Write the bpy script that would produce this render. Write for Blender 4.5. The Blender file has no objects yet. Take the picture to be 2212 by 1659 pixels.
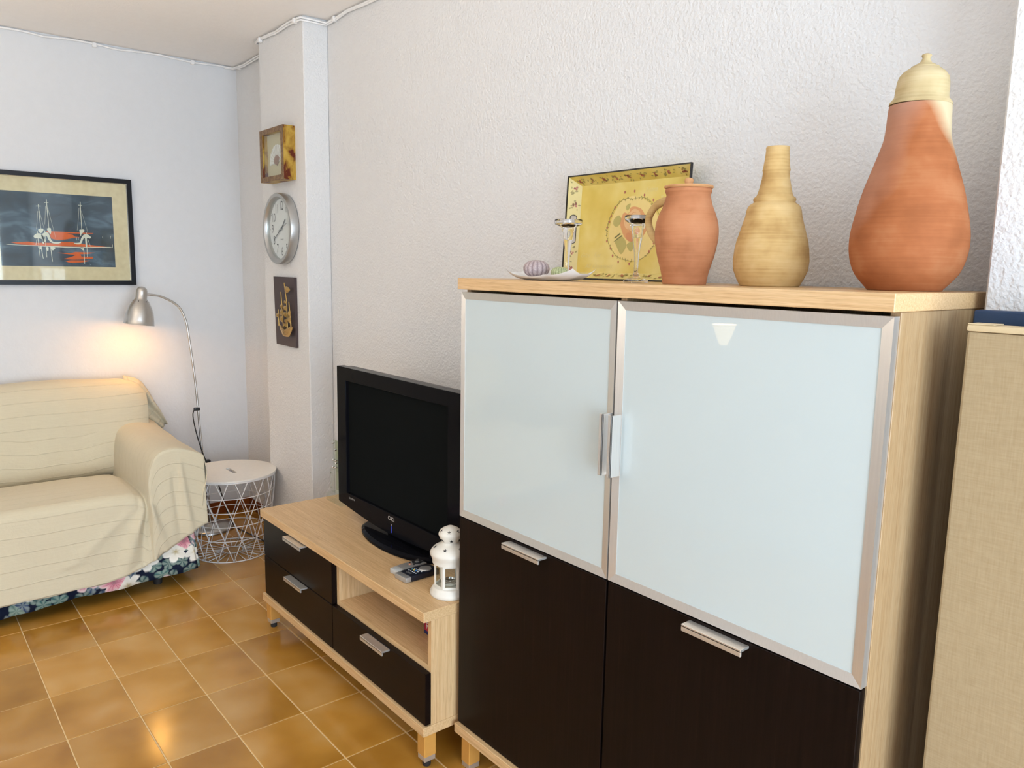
import bpy, bmesh, math, random
from mathutils import Vector, Matrix
random.seed(7)
PI = math.pi
scene = bpy.context.scene
COL = scene.collection

# ------------------------------------------------------------------ camera, world, lights, exposure
H = 2.68                     # ceiling height
XL, XR = -2.4284, 4.4        # left and right walls
YF = -2.95                   # front wall (behind the camera)
cam_d = bpy.data.cameras.new('camera'); cam = bpy.data.objects.new('camera', cam_d); COL.objects.link(cam)
cam_d.sensor_fit = 'HORIZONTAL'; cam_d.sensor_width = 36.0
cam_d.lens = 36.0 * 1673.1 / 2212; cam_d.clip_start = 0.02
_y, _p, _r = math.radians(50.4059), math.radians(-8.4354), math.radians(1.0282)
_f = Vector((-math.sin(_y)*math.cos(_p), math.cos(_y)*math.cos(_p), math.sin(_p)))
_rt = Vector((math.cos(_y), math.sin(_y), 0)); _u = _rt.cross(_f)
_rr = math.cos(_r)*_rt + math.sin(_r)*_u; _uu = -math.sin(_r)*_rt + math.cos(_r)*_u
_m = Matrix((_rr, _uu, -_f)).transposed().to_4x4(); _m.translation = Vector((2.3058, -1.7658, 1.5372))
cam.matrix_world = _m
scene.camera = cam

scene.view_settings.view_transform = 'Standard'; scene.view_settings.look = 'None'
scene.view_settings.gamma = 1.0; scene.view_settings.use_curve_mapping = False
scene.view_settings.exposure = 0.0

world = bpy.data.worlds.new('world'); scene.world = world; world.use_nodes = True
_bg = world.node_tree.nodes['Background']; _bg.inputs[0].default_value = (0.75, 0.85, 1.0, 1); _bg.inputs[1].default_value = 1.0

def area_light(name, loc, rot, sx, sy, power, color):
    l = bpy.data.lights.new(name, 'AREA'); l.shape = 'RECTANGLE'; l.size = sx; l.size_y = sy; l.energy = power; l.color = color
    o = bpy.data.objects.new(name, l); COL.objects.link(o); o.location = loc; o.rotation_euler = rot
    return o
WIN = (-2.65, -0.42, 0.10, 2.25)            # balcony door in the right wall: y0, y1, z0, z1
area_light('daylight_balcony', (XR+0.16, (WIN[0]+WIN[1])/2, (WIN[2]+WIN[3])/2), (0, PI/2, 0), WIN[3]-WIN[2], WIN[1]-WIN[0], 185, (0.70, 0.85, 1.0))
WIN2 = (0.7, 3.6, 0.9, 2.3)                 # window in the wall behind the camera: x0, x1, z0, z1
area_light('daylight_window', ((WIN2[0]+WIN2[1])/2, YF-0.16, (WIN2[2]+WIN2[3])/2), (PI/2, 0, 0), WIN2[1]-WIN2[0], WIN2[3]-WIN2[2], 2.5, (0.85, 0.93, 1.0))

# ------------------------------------------------------------------ helpers
def lin(c):
    return tuple((v/12.92 if v <= 0.04045 else ((v+0.055)/1.055)**2.4) for v in c)
def rgb(r, g, b):
    return lin((r/255, g/255, b/255)) + (1.0,)

class NT:
    def __init__(s, name):
        s.m = bpy.data.materials.new(name); s.m.use_nodes = True
        s.t = s.m.node_tree; s.n = s.t.nodes; s.b = s.n['Principled BSDF']; s.out = s.n['Material Output']
    def new(s, kind, **kw):
        nd = s.n.new(kind)
        for k, v in kw.items():
            if k in ('inp',):
                for kk, vv in v.items():
                    if isinstance(vv, bpy.types.NodeSocket): s.t.links.new(vv, nd.inputs[kk])
                    else: nd.inputs[kk].default_value = vv
            else: setattr(nd, k, v)
        return nd
    def link(s, a, b): s.t.links.new(a, b)
    def ramp(s, fac, stops):
        r = s.n.new('ShaderNodeValToRGB'); e = r.color_ramp.elements
        while len(e) < len(stops): e.new(0.5)
        for el, (p, c) in zip(e, stops): el.position = p; el.color = c
        s.link(fac, r.inputs[0]); return r.outputs[0]
    def mix(s, fac, a, b, mode='MIX'):
        m = s.n.new('ShaderNodeMix'); m.data_type = 'RGBA'; m.blend_type = mode
        for i, v in ((0, fac), (6, a), (7, b)):
            if isinstance(v, bpy.types.NodeSocket): s.link(v, m.inputs[i])
            else: m.inputs[i].default_value = v
        return m.outputs[2]
    def math(s, op, a, b=None, c=None):
        m = s.n.new('ShaderNodeMath'); m.operation = op
        for i, v in enumerate((a, b, c)):
            if v is None: continue
            if isinstance(v, bpy.types.NodeSocket): s.link(v, m.inputs[i])
            else: m.inputs[i].default_value = v
        return m.outputs[0]
    def coord(s, which='Object', scale=(1, 1, 1), rnd=0.0):
        tc = s.n.new('ShaderNodeTexCoord'); mp = s.n.new('ShaderNodeMapping')
        s.link(tc.outputs[which], mp.inputs[0]); mp.inputs['Scale'].default_value = scale
        v = mp.outputs[0]
        if rnd:
            oi = s.n.new('ShaderNodeObjectInfo'); a = s.n.new('ShaderNodeVectorMath'); a.operation = 'ADD'
            k = s.math('MULTIPLY', oi.outputs['Random'], rnd)
            s.link(v, a.inputs[0]); s.link(k, a.inputs[1]); v = a.outputs[0]
        return v
    def noise(s, v, scale, detail=3, rough=0.5, dist=0.0):
        n = s.n.new('ShaderNodeTexNoise'); s.link(v, n.inputs['Vector'])
        n.inputs['Scale'].default_value = scale; n.inputs['Detail'].default_value = detail
        n.inputs['Roughness'].default_value = rough; n.inputs['Distortion'].default_value = dist
        return n.outputs[0]
    def bump(s, h, strength, dist):
        b = s.n.new('ShaderNodeBump'); b.inputs['Strength'].default_value = strength; b.inputs['Distance'].default_value = dist
        s.link(h, b.inputs['Height']); s.link(b.outputs[0], s.b.inputs['Normal']); return b
    def set(s, **kw):
        names = dict(color='Base Color', rough='Roughness', metal='Metallic', spec='Specular IOR Level', coat='Coat Weight', coatr='Coat Roughness',
                     trans='Transmission Weight', ior='IOR', emit='Emission Color', es='Emission Strength', sheen='Sheen Weight', alpha='Alpha', aniso='Anisotropic')
        for k, v in kw.items():
            i = s.b.inputs[names[k]]
            if isinstance(v, bpy.types.NodeSocket): s.link(v, i)
            else: i.default_value = v
        return s

def plain(name, color, rough=0.5, metal=0.0, **kw):
    """a single colour with a faint grain, so no surface is dead flat"""
    m = NT(name); v = m.coord(); n = m.noise(v, 60, 3)
    dark = tuple(c*0.9 for c in color[:3]) + (1,)
    m.set(color=m.mix(n, color, dark), rough=rough, metal=metal, **kw)
    return m.m

def oak(name, axis, tone=1.0):
    m = NT(name)
    sc = [66.0, 66.0, 66.0]; sc[axis] = 1.3
    v = m.coord('Object', tuple(sc), 20.0)
    n1 = m.noise(v, 3.0, 5, 0.62, 0.3)
    sc2 = [300.0]*3; sc2[axis] = 8.0
    n2 = m.noise(m.coord('Object', tuple(sc2), 20.0), 2.2, 2, 0.6)
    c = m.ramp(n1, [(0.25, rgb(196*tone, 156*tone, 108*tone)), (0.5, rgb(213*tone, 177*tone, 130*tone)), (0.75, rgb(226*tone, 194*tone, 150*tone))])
    streak = m.ramp(n2, [(0.36, (0.70, 0.62, 0.54, 1)), (0.5, (1, 1, 1, 1))])
    m.set(color=m.mix(0.55, c, streak, 'MULTIPLY'), rough=0.38, spec=0.4)
    m.bump(n2, 0.12, 0.001)
    return m.m

def wenge(name, axis):
    m = NT(name)
    sc = [60.0]*3; sc[axis] = 1.5
    v = m.coord('Object', tuple(sc), 9.0)
    n = m.noise(v, 3.0, 4, 0.65, 0.2)
    m.set(color=m.ramp(n, [(0.35, rgb(14, 8, 7)), (0.62, rgb(22, 13, 11)), (0.8, rgb(36, 24, 20))]), rough=0.34, spec=0.12)
    m.bump(n, 0.08, 0.001)
    return m.m

def brushed(name, color, axis, rough=0.32, metal=0.72):
    m = NT(name); sc = [400.0]*3; sc[axis] = 6.0
    n = m.noise(m.coord('Object', tuple(sc)), 1.0, 2)
    m.set(color=m.mix(n, color, tuple(c*0.86 for c in color[:3])+(1,)), metal=metal, rough=rough)
    m.bump(n, 0.05, 0.0005)
    return m.m

def thin_glass(name, tint=(0.97, 0.99, 0.98, 1), refl=0.12):
    m = NT(name)
    tr = m.new('ShaderNodeBsdfTransparent', inp={0: tint}); gl = m.new('ShaderNodeBsdfGlossy', inp={1: 0.03})
    lw = m.new('ShaderNodeLayerWeight', inp={0: 0.5})          # Schlick: 0.04 + 0.96 * facing^5, the same from both sides
    fc = m.math('MULTIPLY_ADD', m.math('POWER', lw.outputs[1], 5.0), 0.8, 0.03)
    mx = m.new('ShaderNodeMixShader'); m.link(fc, mx.inputs[0]); m.link(tr.outputs[0], mx.inputs[1]); m.link(gl.outputs[0], mx.inputs[2])
    m.link(mx.outputs[0], m.out.inputs[0]); return m.m

def solid_glass(name, color=(1, 1, 1, 1), rough=0.0):
    m = NT(name); m.set(color=color, rough=rough, trans=1.0, ior=1.42); return m.m

# ---- mesh builder -------------------------------------------------------
class MB:
    def __init__(s): s.b = bmesh.new(); s.uv = None
    def box(s, x0, x1, y0, y1, z0, z1, bev=0.0, seg=1, M=None):
        g = bmesh.new(); bmesh.ops.create_cube(g, size=1.0)
        for v in g.verts:
            v.co = Vector(((x0+x1)/2+v.co.x*(x1-x0), (y0+y1)/2+v.co.y*(y1-y0), (z0+z1)/2+v.co.z*(z1-z0)))
        if bev: bmesh.ops.bevel(g, geom=g.edges[:], offset=bev, segments=seg, profile=0.6, affect='EDGES')
        return s._add(g, M)
    def _add(s, g, M=None):
        if M is not None: g.transform(M)
        me = bpy.data.meshes.new('tmp'); g.to_mesh(me); g.free(); s.b.from_mesh(me); bpy.data.meshes.remove(me); return s
    def verts_faces(s, vs, fs):
        bv = [s.b.verts.new(v) for v in vs]
        for f in fs:
            try: s.b.faces.new([bv[i] for i in f])
            except ValueError: pass
        return s
    def prism(s, pts, d):
        """polygon of 3-D points pushed along vector d"""
        d = Vector(d); n = len(pts); vs = [Vector(p) for p in pts] + [Vector(p)+d for p in pts]
        fs = [list(range(n))[::-1], list(range(n, 2*n))] + [[i, (i+1) % n, n+(i+1) % n, n+i] for i in range(n)]
        g = bmesh.new(); bv = [g.verts.new(v) for v in vs]
        for f in fs: g.faces.new([bv[i] for i in f])
        bmesh.ops.recalc_face_normals(g, faces=g.faces[:])
        return s._add(g)
    def lathe(s, prof, c=(0, 0, 0), seg=40, M=None):
        g = bmesh.new(); rings = []
        for r, z in prof:
            if r < 1e-5: rings.append([g.verts.new((0, 0, z))])
            else: rings.append([g.verts.new((r*math.cos(2*PI*i/seg), r*math.sin(2*PI*i/seg), z)) for i in range(seg)])
        for a, b in zip(rings, rings[1:]):
            if len(a) == 1 and len(b) == 1: continue
            for i in range(seg):
                j = (i+1) % seg
                if len(a) == 1: g.faces.new([a[0], b[j], b[i]])
                elif len(b) == 1: g.faces.new([a[i], a[j], b[0]])
                else: g.faces.new([a[i], a[j], b[j], b[i]])
        bmesh.ops.recalc_face_normals(g, faces=g.faces[:])
        g.transform((Matrix.Translation(Vector(c)) @ M) if M is not None else Matrix.Translation(Vector(c)))
        return s._add(g)
    def tube(s, pts, r, seg=8, closed=False, flat=1.0):
        pts = [Vector(p) for p in pts]; n = len(pts); g = bmesh.new(); rings = []
        rr = r if isinstance(r, (list, tuple)) else [r]*n
        up = None
        for i, p in enumerate(pts):
            if closed: t = (pts[(i+1) % n]-pts[i-1]).normalized()
            else: t = (pts[min(i+1, n-1)]-pts[max(i-1, 0)]).normalized()
            if up is None:
                up = Vector((0, 0, 1)) if abs(t.z) < 0.9 else Vector((1, 0, 0))
            side = t.cross(up)
            if side.length < 1e-6: side = t.orthogonal()
            side.normalize(); up = side.cross(t).normalized()
            rings.append([g.verts.new(p + rr[i]*(math.cos(2*PI*k/seg)*side + flat*math.sin(2*PI*k/seg)*up)) for k in range(seg)])
        m = n if closed else n-1
        for i in range(m):
            a, b = rings[i], rings[(i+1) % n]
            for k in range(seg):
                g.faces.new([a[k], a[(k+1) % seg], b[(k+1) % seg], b[k]])
        if not closed:
            g.faces.new(rings[0][::-1]); g.faces.new(rings[-1])
        bmesh.ops.recalc_face_normals(g, faces=g.faces[:])
        return s._add(g)
    def grid(s, P, uvf=None):
        """P[i][j] 3-D points; uvf(i, j) gives UV"""
        vs = [[s.b.verts.new(p) for p in row] for row in P]
        uv = s.b.loops.layers.uv.verify() if uvf else None
        for i in range(len(P)-1):
            for j in range(len(P[0])-1):
                idx = [(i, j), (i+1, j), (i+1, j+1), (i, j+1)]
                try: f = s.b.faces.new([vs[a][b] for a, b in idx])
                except ValueError: continue
                if uv:
                    for lp, (a, b) in zip(f.loops, idx): lp[uv].uv = uvf(a, b)
        return s

WLOC = {}
def part(name, mb, mat, parent=None, smooth=False, auto=None, origin=None):
    me = bpy.data.meshes.new(name); mb.b.to_mesh(me); mb.b.free()
    co = [v.co for v in me.vertices]
    lo = Vector([min(c[i] for c in co) for i in range(3)]); hi = Vector([max(c[i] for c in co) for i in range(3)])
    c = Vector(origin) if origin is not None else Vector(((lo.x+hi.x)/2, (lo.y+hi.y)/2, lo.z if parent is None else (lo.z+hi.z)/2))
    me.transform(Matrix.Translation(-c))
    if smooth:
        for p in me.polygons: p.use_smooth = True
        if auto: me.set_sharp_from_angle(angle=math.radians(auto))
    me.materials.append(mat)
    o = bpy.data.objects.new(name, me); COL.objects.link(o); o.location = c; WLOC[o.name] = c
    if parent is not None: adopt(o, parent)
    return o
def adopt(o, parent):
    o.parent = parent; o.matrix_parent_inverse = Matrix.Translation(-WLOC[parent.name])
    if o.name in WLOC and parent.parent is None: pass
def thing(name, loc, label, cat, group=None):
    o = bpy.data.objects.new(name, None); COL.objects.link(o); o.location = loc; o.empty_display_size = 0.05; WLOC[o.name] = Vector(loc)
    return tag(o, label, cat, group)
def tag(o, label, cat, group=None):
    o['label'] = label; o['category'] = cat
    if group: o['group'] = group
    return o
def struct(o): o['kind'] = 'structure'; return o
def text(name, body, size, mat, parent, org, ex, ey, depth=0.0004, xs=1.0, align='CENTER', shear=0.0):
    cu = bpy.data.curves.new(name, 'FONT'); cu.body = body; cu.size = size; cu.align_x = align; cu.align_y = 'CENTER'; cu.resolution_u = 3; cu.shear = shear
    ob = bpy.data.objects.new('tmp_text', cu); COL.objects.link(ob)
    dg = bpy.context.evaluated_depsgraph_get(); me = bpy.data.meshes.new_from_object(ob.evaluated_get(dg))
    bpy.data.objects.remove(ob); bpy.data.curves.remove(cu)
    ex, ey = Vector(ex), Vector(ey); n = ex.cross(ey)
    mb = MB(); g = bmesh.new(); g.from_mesh(me); bpy.data.meshes.remove(me)
    for v in g.verts: v.co = Vector(org) + ex*(v.co.x*xs) + ey*v.co.y + n*depth
    mb._add(g); return part(name, mb, mat, parent)
def crom(pts, n):
    """Catmull-Rom through pts (tuples), n samples"""
    P = [Vector(p) for p in pts]; P = [2*P[0]-P[1]] + P + [2*P[-1]-P[-2]]; out = []
    m = len(P)-3
    for k in range(n):
        t = k/(n-1)*m; i = min(int(t), m-1); u = t-i
        a, b, c, d = P[i], P[i+1], P[i+2], P[i+3]
        out.append(0.5*((2*b)+(c-a)*u+(2*a-5*b+4*c-d)*u*u+(3*b-a-3*c+d)*u**3))
    return out
def lerp_tab(tab, x):
    if x <= tab[0][0]: return tab[0][1]
    for (a, va), (b, vb) in zip(tab, tab[1:]):
        if x <= b: return va+(vb-va)*(x-a)/(b-a)
    return tab[-1][1]
def sstep(a, b, x):
    t = max(0.0, min(1.0, (x-a)/(b-a))); return t*t*(3-2*t)

# ------------------------------------------------------------------ materials
def plaster(name, col, scale, strength):
    m = NT(name); v = m.coord('Object')
    n = m.noise(v, scale, 2, 0.5, 0.2); n2 = m.noise(v, scale*0.3, 2, 0.5)
    h = m.math('ADD', n, m.math('MULTIPLY', n2, 0.6))
    m.set(color=m.mix(n2, col, tuple(c*0.955 for c in col[:3])+(1,)), rough=0.85, spec=0.2)
    m.bump(h, strength, 0.005)
    return m.m
M_WALL = plaster('white_textured_plaster', (0.775, 0.77, 0.765, 1), 105, 0.75)
M_WALL_L = plaster('white_smooth_plaster', (0.735, 0.745, 0.76, 1), 70, 0.28)
M_CEIL = plaster('ceiling_paint', (0.93, 0.895, 0.86, 1), 90, 0.25)
M_OAKX, M_OAKY, M_OAKZ = oak('light_oak_lengthwise', 0), oak('light_oak_crosswise', 1), oak('light_oak_upright', 2)
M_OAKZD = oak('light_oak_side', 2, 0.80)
M_WENX, M_WENZ = wenge('dark_brown_wood_lengthwise', 0), wenge('dark_brown_wood_upright', 2)
M_LEG = plain('honey_beech', rgb(206, 150, 74), 0.4)
M_ALUX, M_ALUZ = brushed('brushed_aluminium_lengthwise', (0.70, 0.67, 0.62, 1), 0), brushed('brushed_aluminium_upright', (0.74, 0.71, 0.67, 1), 2)
M_STEEL = brushed('brushed_steel', (0.62, 0.60, 0.57, 1), 2, 0.3, 0.95)
M_CHROME = plain('polished_metal', (0.8, 0.8, 0.8, 1), 0.12, 1.0)
M_BLACKP = plain('black_plastic', (0.012, 0.012, 0.014, 1), 0.35)
M_RUBBER = plain('black_rubber', (0.02, 0.018, 0.018, 1), 0.6)
M_GLOSSB = plain('gloss_black', (0.006, 0.006, 0.008, 1), 0.08, spec=0.03)
M_WHITE = plain('white_lacquer', (0.88, 0.85, 0.79, 1), 0.3)
M_WHITEP = plain('white_powder_coat', (0.92, 0.91, 0.90, 1), 0.4)
M_THIN = thin_glass('thin_clear_glass'); M_GLASS = solid_glass('clear_glass')
_m = NT('frosted_white_glass'); _m.set(color=(0.53, 0.60, 0.605, 1), rough=0.45, coat=1.0, coatr=0.015, spec=0.3); M_FROST = _m.m

def tile_mat(name, c0, c1, c2, rough):
    m = NT(name); v = m.coord('Object', (1, 1, 1), 37.0)
    n = m.noise(v, 3.4, 2, 0.45, 0.2); n2 = m.noise(v, 12, 2, 0.5)
    oi = m.new('ShaderNodeObjectInfo')
    f = m.math('ADD', m.math('MULTIPLY', n, 0.88), m.math('MULTIPLY', n2, 0.12))
    c = m.ramp(f, [(0.22, c0), (0.5, c1), (0.80, c2)])
    k = m.math('MULTIPLY_ADD', oi.outputs['Random'], 0.22, 0.86)
    hsv = m.new('ShaderNodeHueSaturation', inp={'Color': c, 'Value': k})
    m.set(color=hsv.outputs[0], rough=m.math('MULTIPLY_ADD', n, 0.10, rough), spec=0.5)
    m.bump(m.noise(v, 5, 1), 0.02, 0.004)
    return m.m
M_TILE = tile_mat('ochre_glazed_tile', rgb(142, 92, 20), rgb(184, 133, 56), rgb(208, 168, 108), 0.12)
M_SKIRTTILE = tile_mat('red_brown_glazed_tile', rgb(104, 48, 18), rgb(132, 66, 26), rgb(150, 84, 36), 0.2)
M_GROUT = plain('beige_grout', rgb(226, 196, 146), 0.9)

# ------------------------------------------------------------------ the room
struct(part('floor', MB().box(XL-0.1, XR+0.1, YF-0.1, 0.1, -0.15, -0.0018), M_GROUT)); FLOOR = bpy.data.objects['floor']
TW, TD = 0.3185, 0.2218; TX0, TY0 = -1.34, -1.3873
_tm = None; _rest = MB()
for i in range(-4, 19):
    for j in range(-8, 8):
        x0, y0 = TX0+i*TW, TY0+j*TD
        x1, y1 = x0+TW, y0+TD
        cx0, cx1, cy0, cy1 = max(x0+0.0017, XL), min(x1-0.0017, XR), max(y0+0.0017, YF), min(y1-0.0017, 0.0)
        if cx1-cx0 < 0.01 or cy1-cy0 < 0.01: continue
        whole = (cx1-cx0 > TW-0.004) and (cy1-cy0 > TD-0.004)
        if i <= 8 and -7 <= j:
            if whole and _tm is not None:
                o = bpy.data.objects.new('tile', _tm); COL.objects.link(o); o.location = ((cx0+cx1)/2, (cy0+cy1)/2, -0.004); WLOC[o.name] = o.location.copy(); adopt(o, FLOOR)
            else:
                o = part('tile', MB().box(cx0, cx1, cy0, cy1, -0.008, 0.0, 0.0016), M_TILE, FLOOR)
                if whole: _tm = o.data
            o.location.z = -0.004 + random.uniform(-0.0004, 0.0)
        else: _rest.box(cx0, cx1, cy0, cy1, -0.008, 0.0, 0.0016)
_o = part('tile', _rest, M_TILE, FLOOR); _o['kind'] = 'stuff'
struct(part('ceiling', MB().box(XL-0.1, XR+0.1, YF-0.1, 0.1, H, H+0.1), M_CEIL))
struct(part('wall_left', MB().box(XL-0.1, XL, YF, 0.0, -0.01, H), M_WALL_L))
struct(part('wall_back', MB().box(XL-0.1, XR+0.1, 0.0, 0.1, -0.01, H), M_WALL))
struct(part('wall_column', MB().box(-1.77, -1.2406, -0.1255, 0.0, -0.01, H, 0.004), M_WALL))
struct(part('wall_pier', MB().box(1.741, XR, -0.15, 0.0, -0.01, H, 0.004), M_WALL))
mb = MB(); y0, y1, z0, z1 = WIN
mb.box(XR, XR+0.1, YF, y0, -0.01, H); mb.box(XR, XR+0.1, y1, 0.0, -0.01, H); mb.box(XR, XR+0.1, y0, y1, -0.01, z0); mb.box(XR, XR+0.1, y0, y1, z1, H)
struct(part('wall_right', mb, M_WALL_L))
mb = MB()
for a, b, c, d in ((y0, y0+0.05, z0, z1), (y1-0.05, y1, z0, z1), (y0, y1, z0, z0+0.05), (y0, y1, z1-0.05, z1), ((y0+y1)/2-0.035, (y0+y1)/2+0.035, z0, z1)):
    mb.box(XR+0.02, XR+0.07, a, b, c, d)
struct(part('window_1', mb, M_WHITEP))
mb = MB(); x0, x1, z0, z1 = WIN2
mb.box(XL-0.1, x0, YF-0.1, YF, -0.01, H); mb.box(x1, XR, YF-0.1, YF, -0.01, H); mb.box(x0, x1, YF-0.1, YF, -0.01, z0); mb.box(x0, x1, YF-0.1, YF, z1, H)
struct(part('wall_front', mb, M_WALL_L))
mb = MB()
for a, b, c, d in ((x0, x0+0.05, z0, z1), (x1-0.05, x1, z0, z1), (x0, x1, z0, z0+0.05), (x0, x1, z1-0.05, z1), ((x0+x1)/2-0.035, (x0+x1)/2+0.035, z0, z1)):
    mb.box(a, b, YF-0.07, YF-0.02, c, d)
struct(part('window_2', mb, M_WHITEP))
# tiled skirting
def baseboard(name, axis, a0, a1, fixed, out):
    """strip of skirting tiles along x (axis 0) or y (axis 1); 'out' is the side the room is on"""
    t = 0.009; mk = lambda lo, hi, th, z0, z1, bev: (MB().box(lo, hi, min(fixed, fixed+out*th), max(fixed, fixed+out*th), z0, z1, bev) if axis == 0 else MB().box(min(fixed, fixed+out*th), max(fixed, fixed+out*th), lo, hi, z0, z1, bev))
    root = struct(part(name, mk(a0, a1, t-0.003, 0.0, 0.074, 0), M_GROUT))
    x = a0
    while x < a1-0.01:
        part('tile', mk(x+0.001, min(x+TW, a1)-0.001, t, 0.001, 0.0757, 0.0015), M_SKIRTTILE, root); x += TW
baseboard('baseboard_left', 1, YF, -0.001, XL, 1)
baseboard('baseboard_niche', 0, XL+0.01, -1.7705, 0.0, -1)
baseboard('baseboard_column', 0, -1.769, -1.242, -0.1255, -1)
baseboard('baseboard_back', 0, -1.2396, 1.74, 0.0, -1)
# white cable clipped along the edge of the ceiling
zc = H-0.012; cab = thing('ceiling_cable', (XL+0.02, -1.5, zc), 'thin white cable clipped along the top edge of the walls and column', 'cable')
path = [(XL+0.009, -2.9), (XL+0.009, -0.02), (-1.78, -0.012), (-1.785, -0.136), (-1.235, -0.138), (-1.229, -0.012), (1.72, -0.010)]
pts = []
for (ax, ay), (bx, by) in zip(path, path[1:]):
    L = math.hypot(bx-ax, by-ay); n = max(2, int(L/0.05))
    for k in range(n): pts.append((ax+(bx-ax)*k/n, ay+(by-ay)*k/n, zc + 0.004*math.sin(k*0.9+ax*7)+random.uniform(-.002, .002)))
part('cable_run', MB().tube(pts, 0.0055, 6), M_WHITEP, cab, True)
part('cable_run', MB().tube([(x, y, z-0.009+0.003*math.sin(i*0.37)) for i, (x, y, z) in enumerate(pts) if i > 55], 0.0045, 6), M_WHITEP, cab, True)
for x, y in ((XL+0.009, -0.75), (XL+0.009, -0.25), (-2.35, -0.009), (-1.72, -0.136), (-1.3, -0.136), (-1.15, -0.011), (-0.6, -0.011)):
    part('cable_clip', MB().box(x-0.011, x+0.011, y-0.011 if abs(y) > 0.05 else y-0.009, y+0.009, zc-0.016, zc+0.008, 0.003), M_WHITEP, cab)

# ------------------------------------------------------------------ display cabinet
XA0, XA1, YB, ZT, ZT2, ZB, ZB2 = 0.4881, 1.7207, -0.4708, 1.5091, 1.4778, 0.1401, 0.1105
YD = YB+0.012
cabt = thing('display_cabinet', ((XA0+XA1)/2, -0.24, 0), 'tall oak cabinet with two frosted glass doors above dark brown fronts, against the white wall', 'cabinet')
BK = -0.015
part('top_panel', MB().box(XA0, XA1, YB, BK, ZT2, ZT, 0.0012), M_OAKX, cabt)
part('bottom_panel', MB().box(XA0, XA1, YB, BK, ZB2, ZB, 0.0012), M_OAKX, cabt)
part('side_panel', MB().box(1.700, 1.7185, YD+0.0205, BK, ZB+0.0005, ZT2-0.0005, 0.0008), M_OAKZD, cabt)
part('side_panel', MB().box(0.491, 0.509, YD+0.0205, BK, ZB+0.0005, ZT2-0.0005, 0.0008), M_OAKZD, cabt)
part('divider', MB().box(1.087, 1.105, YD+0.022, BK-0.005, ZB+0.0005, ZT2-0.0005), M_OAKZ, cabt)
part('middle_shelf', MB().box(0.5095, 1.0865, YD+0.022, BK-0.005, 0.795, 0.812), M_OAKX, cabt)
part('middle_shelf', MB().box(1.1055, 1.6995, YD+0.022, BK-0.005, 0.795, 0.812), M_OAKX, cabt)
part('back_panel', MB().box(0.5095, 1.6995, BK-0.004, BK, ZB+0.001, ZT2-0.001), M_OAKZ, cabt)
def glass_door(x0, x1, z0, z1, wl, wr, handle_x, lip):
    w = 0.0205; ya, yb = YD, YD+0.02; mb = MB()
    e = 0.0002
    # four mitred rails; front arris slightly chamfered towards the pane
    O = [(x0, z0), (x1, z0), (x1, z1), (x0, z1)]; I = [(x0+wl, z0+w), (x1-wr, z0+w), (x1-wr, z1-w), (x0+wl, z1-w)]
    for k in range(4):
        a, b, c, d = O[k], O[(k+1) % 4], I[(k+1) % 4], I[k]
        vs = [(a[0], ya, a[1]), (b[0], ya, b[1]), (c[0], ya+0.0035, c[1]), (d[0], ya+0.0035, d[1]), (a[0], yb, a[1]), (b[0], yb, b[1]), (c[0], yb, c[1]), (d[0], yb, d[1])]
        fs = [(0, 1, 2, 3), (7, 6, 5, 4), (0, 4, 5, 1), (3, 2, 6, 7), (1, 5, 6, 2), (0, 3, 7, 4)]
        mb.verts_faces(vs, fs)
    bmesh.ops.recalc_face_normals(mb.b, faces=mb.b.faces[:])
    fr = part('glass_door', mb, M_ALUZ, cabt)
    part('glass_pane', MB().box(x0+wl-0.003, x1-wr+0.003, ya+0.005, ya+0.010, z0+w-0.003, z1-w+0.003), M_FROST, fr)
    hm = MB(); hy = YD-0.033
    fl = handle_x
    if lip < 0: hm.box(fl-0.0035, fl, hy, YD-0.0003, 1.067, 1.212, 0.0006); hm.box(fl-0.0115, fl, hy, hy+0.0035, 1.067, 1.212, 0.0006)
    part('door_handle', hm, M_ALUZ, fr)
glass_door(0.4915, 1.0935, 0.8065, 1.4705, 0.0145, 0.0205, 1.094, -1)
glass_door(1.0985, 1.7165, 0.8065, 1.4705, 0.0205, 0.0205, 1.122, -1)
def pull(x0, x1, zt, yf, mat, parent):
    """L-shaped metal pull standing out of a front"""
    hm = MB(); hm.box(x0, x1, yf-0.030, yf-0.0002, zt-0.006, zt, 0.0006); hm.box(x0, x1, yf-0.030, yf-0.025, zt-0.0155, zt-0.003, 0.0006)
    part('pull_handle', hm, mat, parent)
for x0, x1, hx0, hx1 in ((0.4915, 1.0935, 0.728, 0.880), (1.1000, 1.7155, 1.341, 1.488)):
    fr = part('lower_door', MB().box(x0, x1, YD, YD+0.02, ZB+0.003, 0.8025, 0.001), M_WENZ, cabt)
    pull(hx0, hx1, 0.797, YD, M_ALUX, fr)
def leg(x0, y0, top, foot_z, parent, adj=None):
    L = part('leg', MB().box(x0, x0+0.042, y0, y0+0.042, foot_z+0.016, top, 0.002), M_LEG, parent)
    part('metal_foot', MB().box(x0+0.0015, x0+0.0405, y0+0.0015, y0+0.0405, foot_z, foot_z+0.0159, 0.0008), M_ALUX, L)
    if adj: part('foot_screw', MB().lathe([(0, 0), (0.0125, 0), (0.0135, 0.004), (0.0135, foot_z-0.0005), (0, foot_z-0.0005)], (x0+0.021, y0+0.021, 0), 20), M_RUBBER, L, True, 40)
for x in (XA0+0.016, XA1-0.058):
    for y in (YB+0.016, -0.085): leg(x, y, ZB2-0.0002, 0.0005, cabt)

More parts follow.
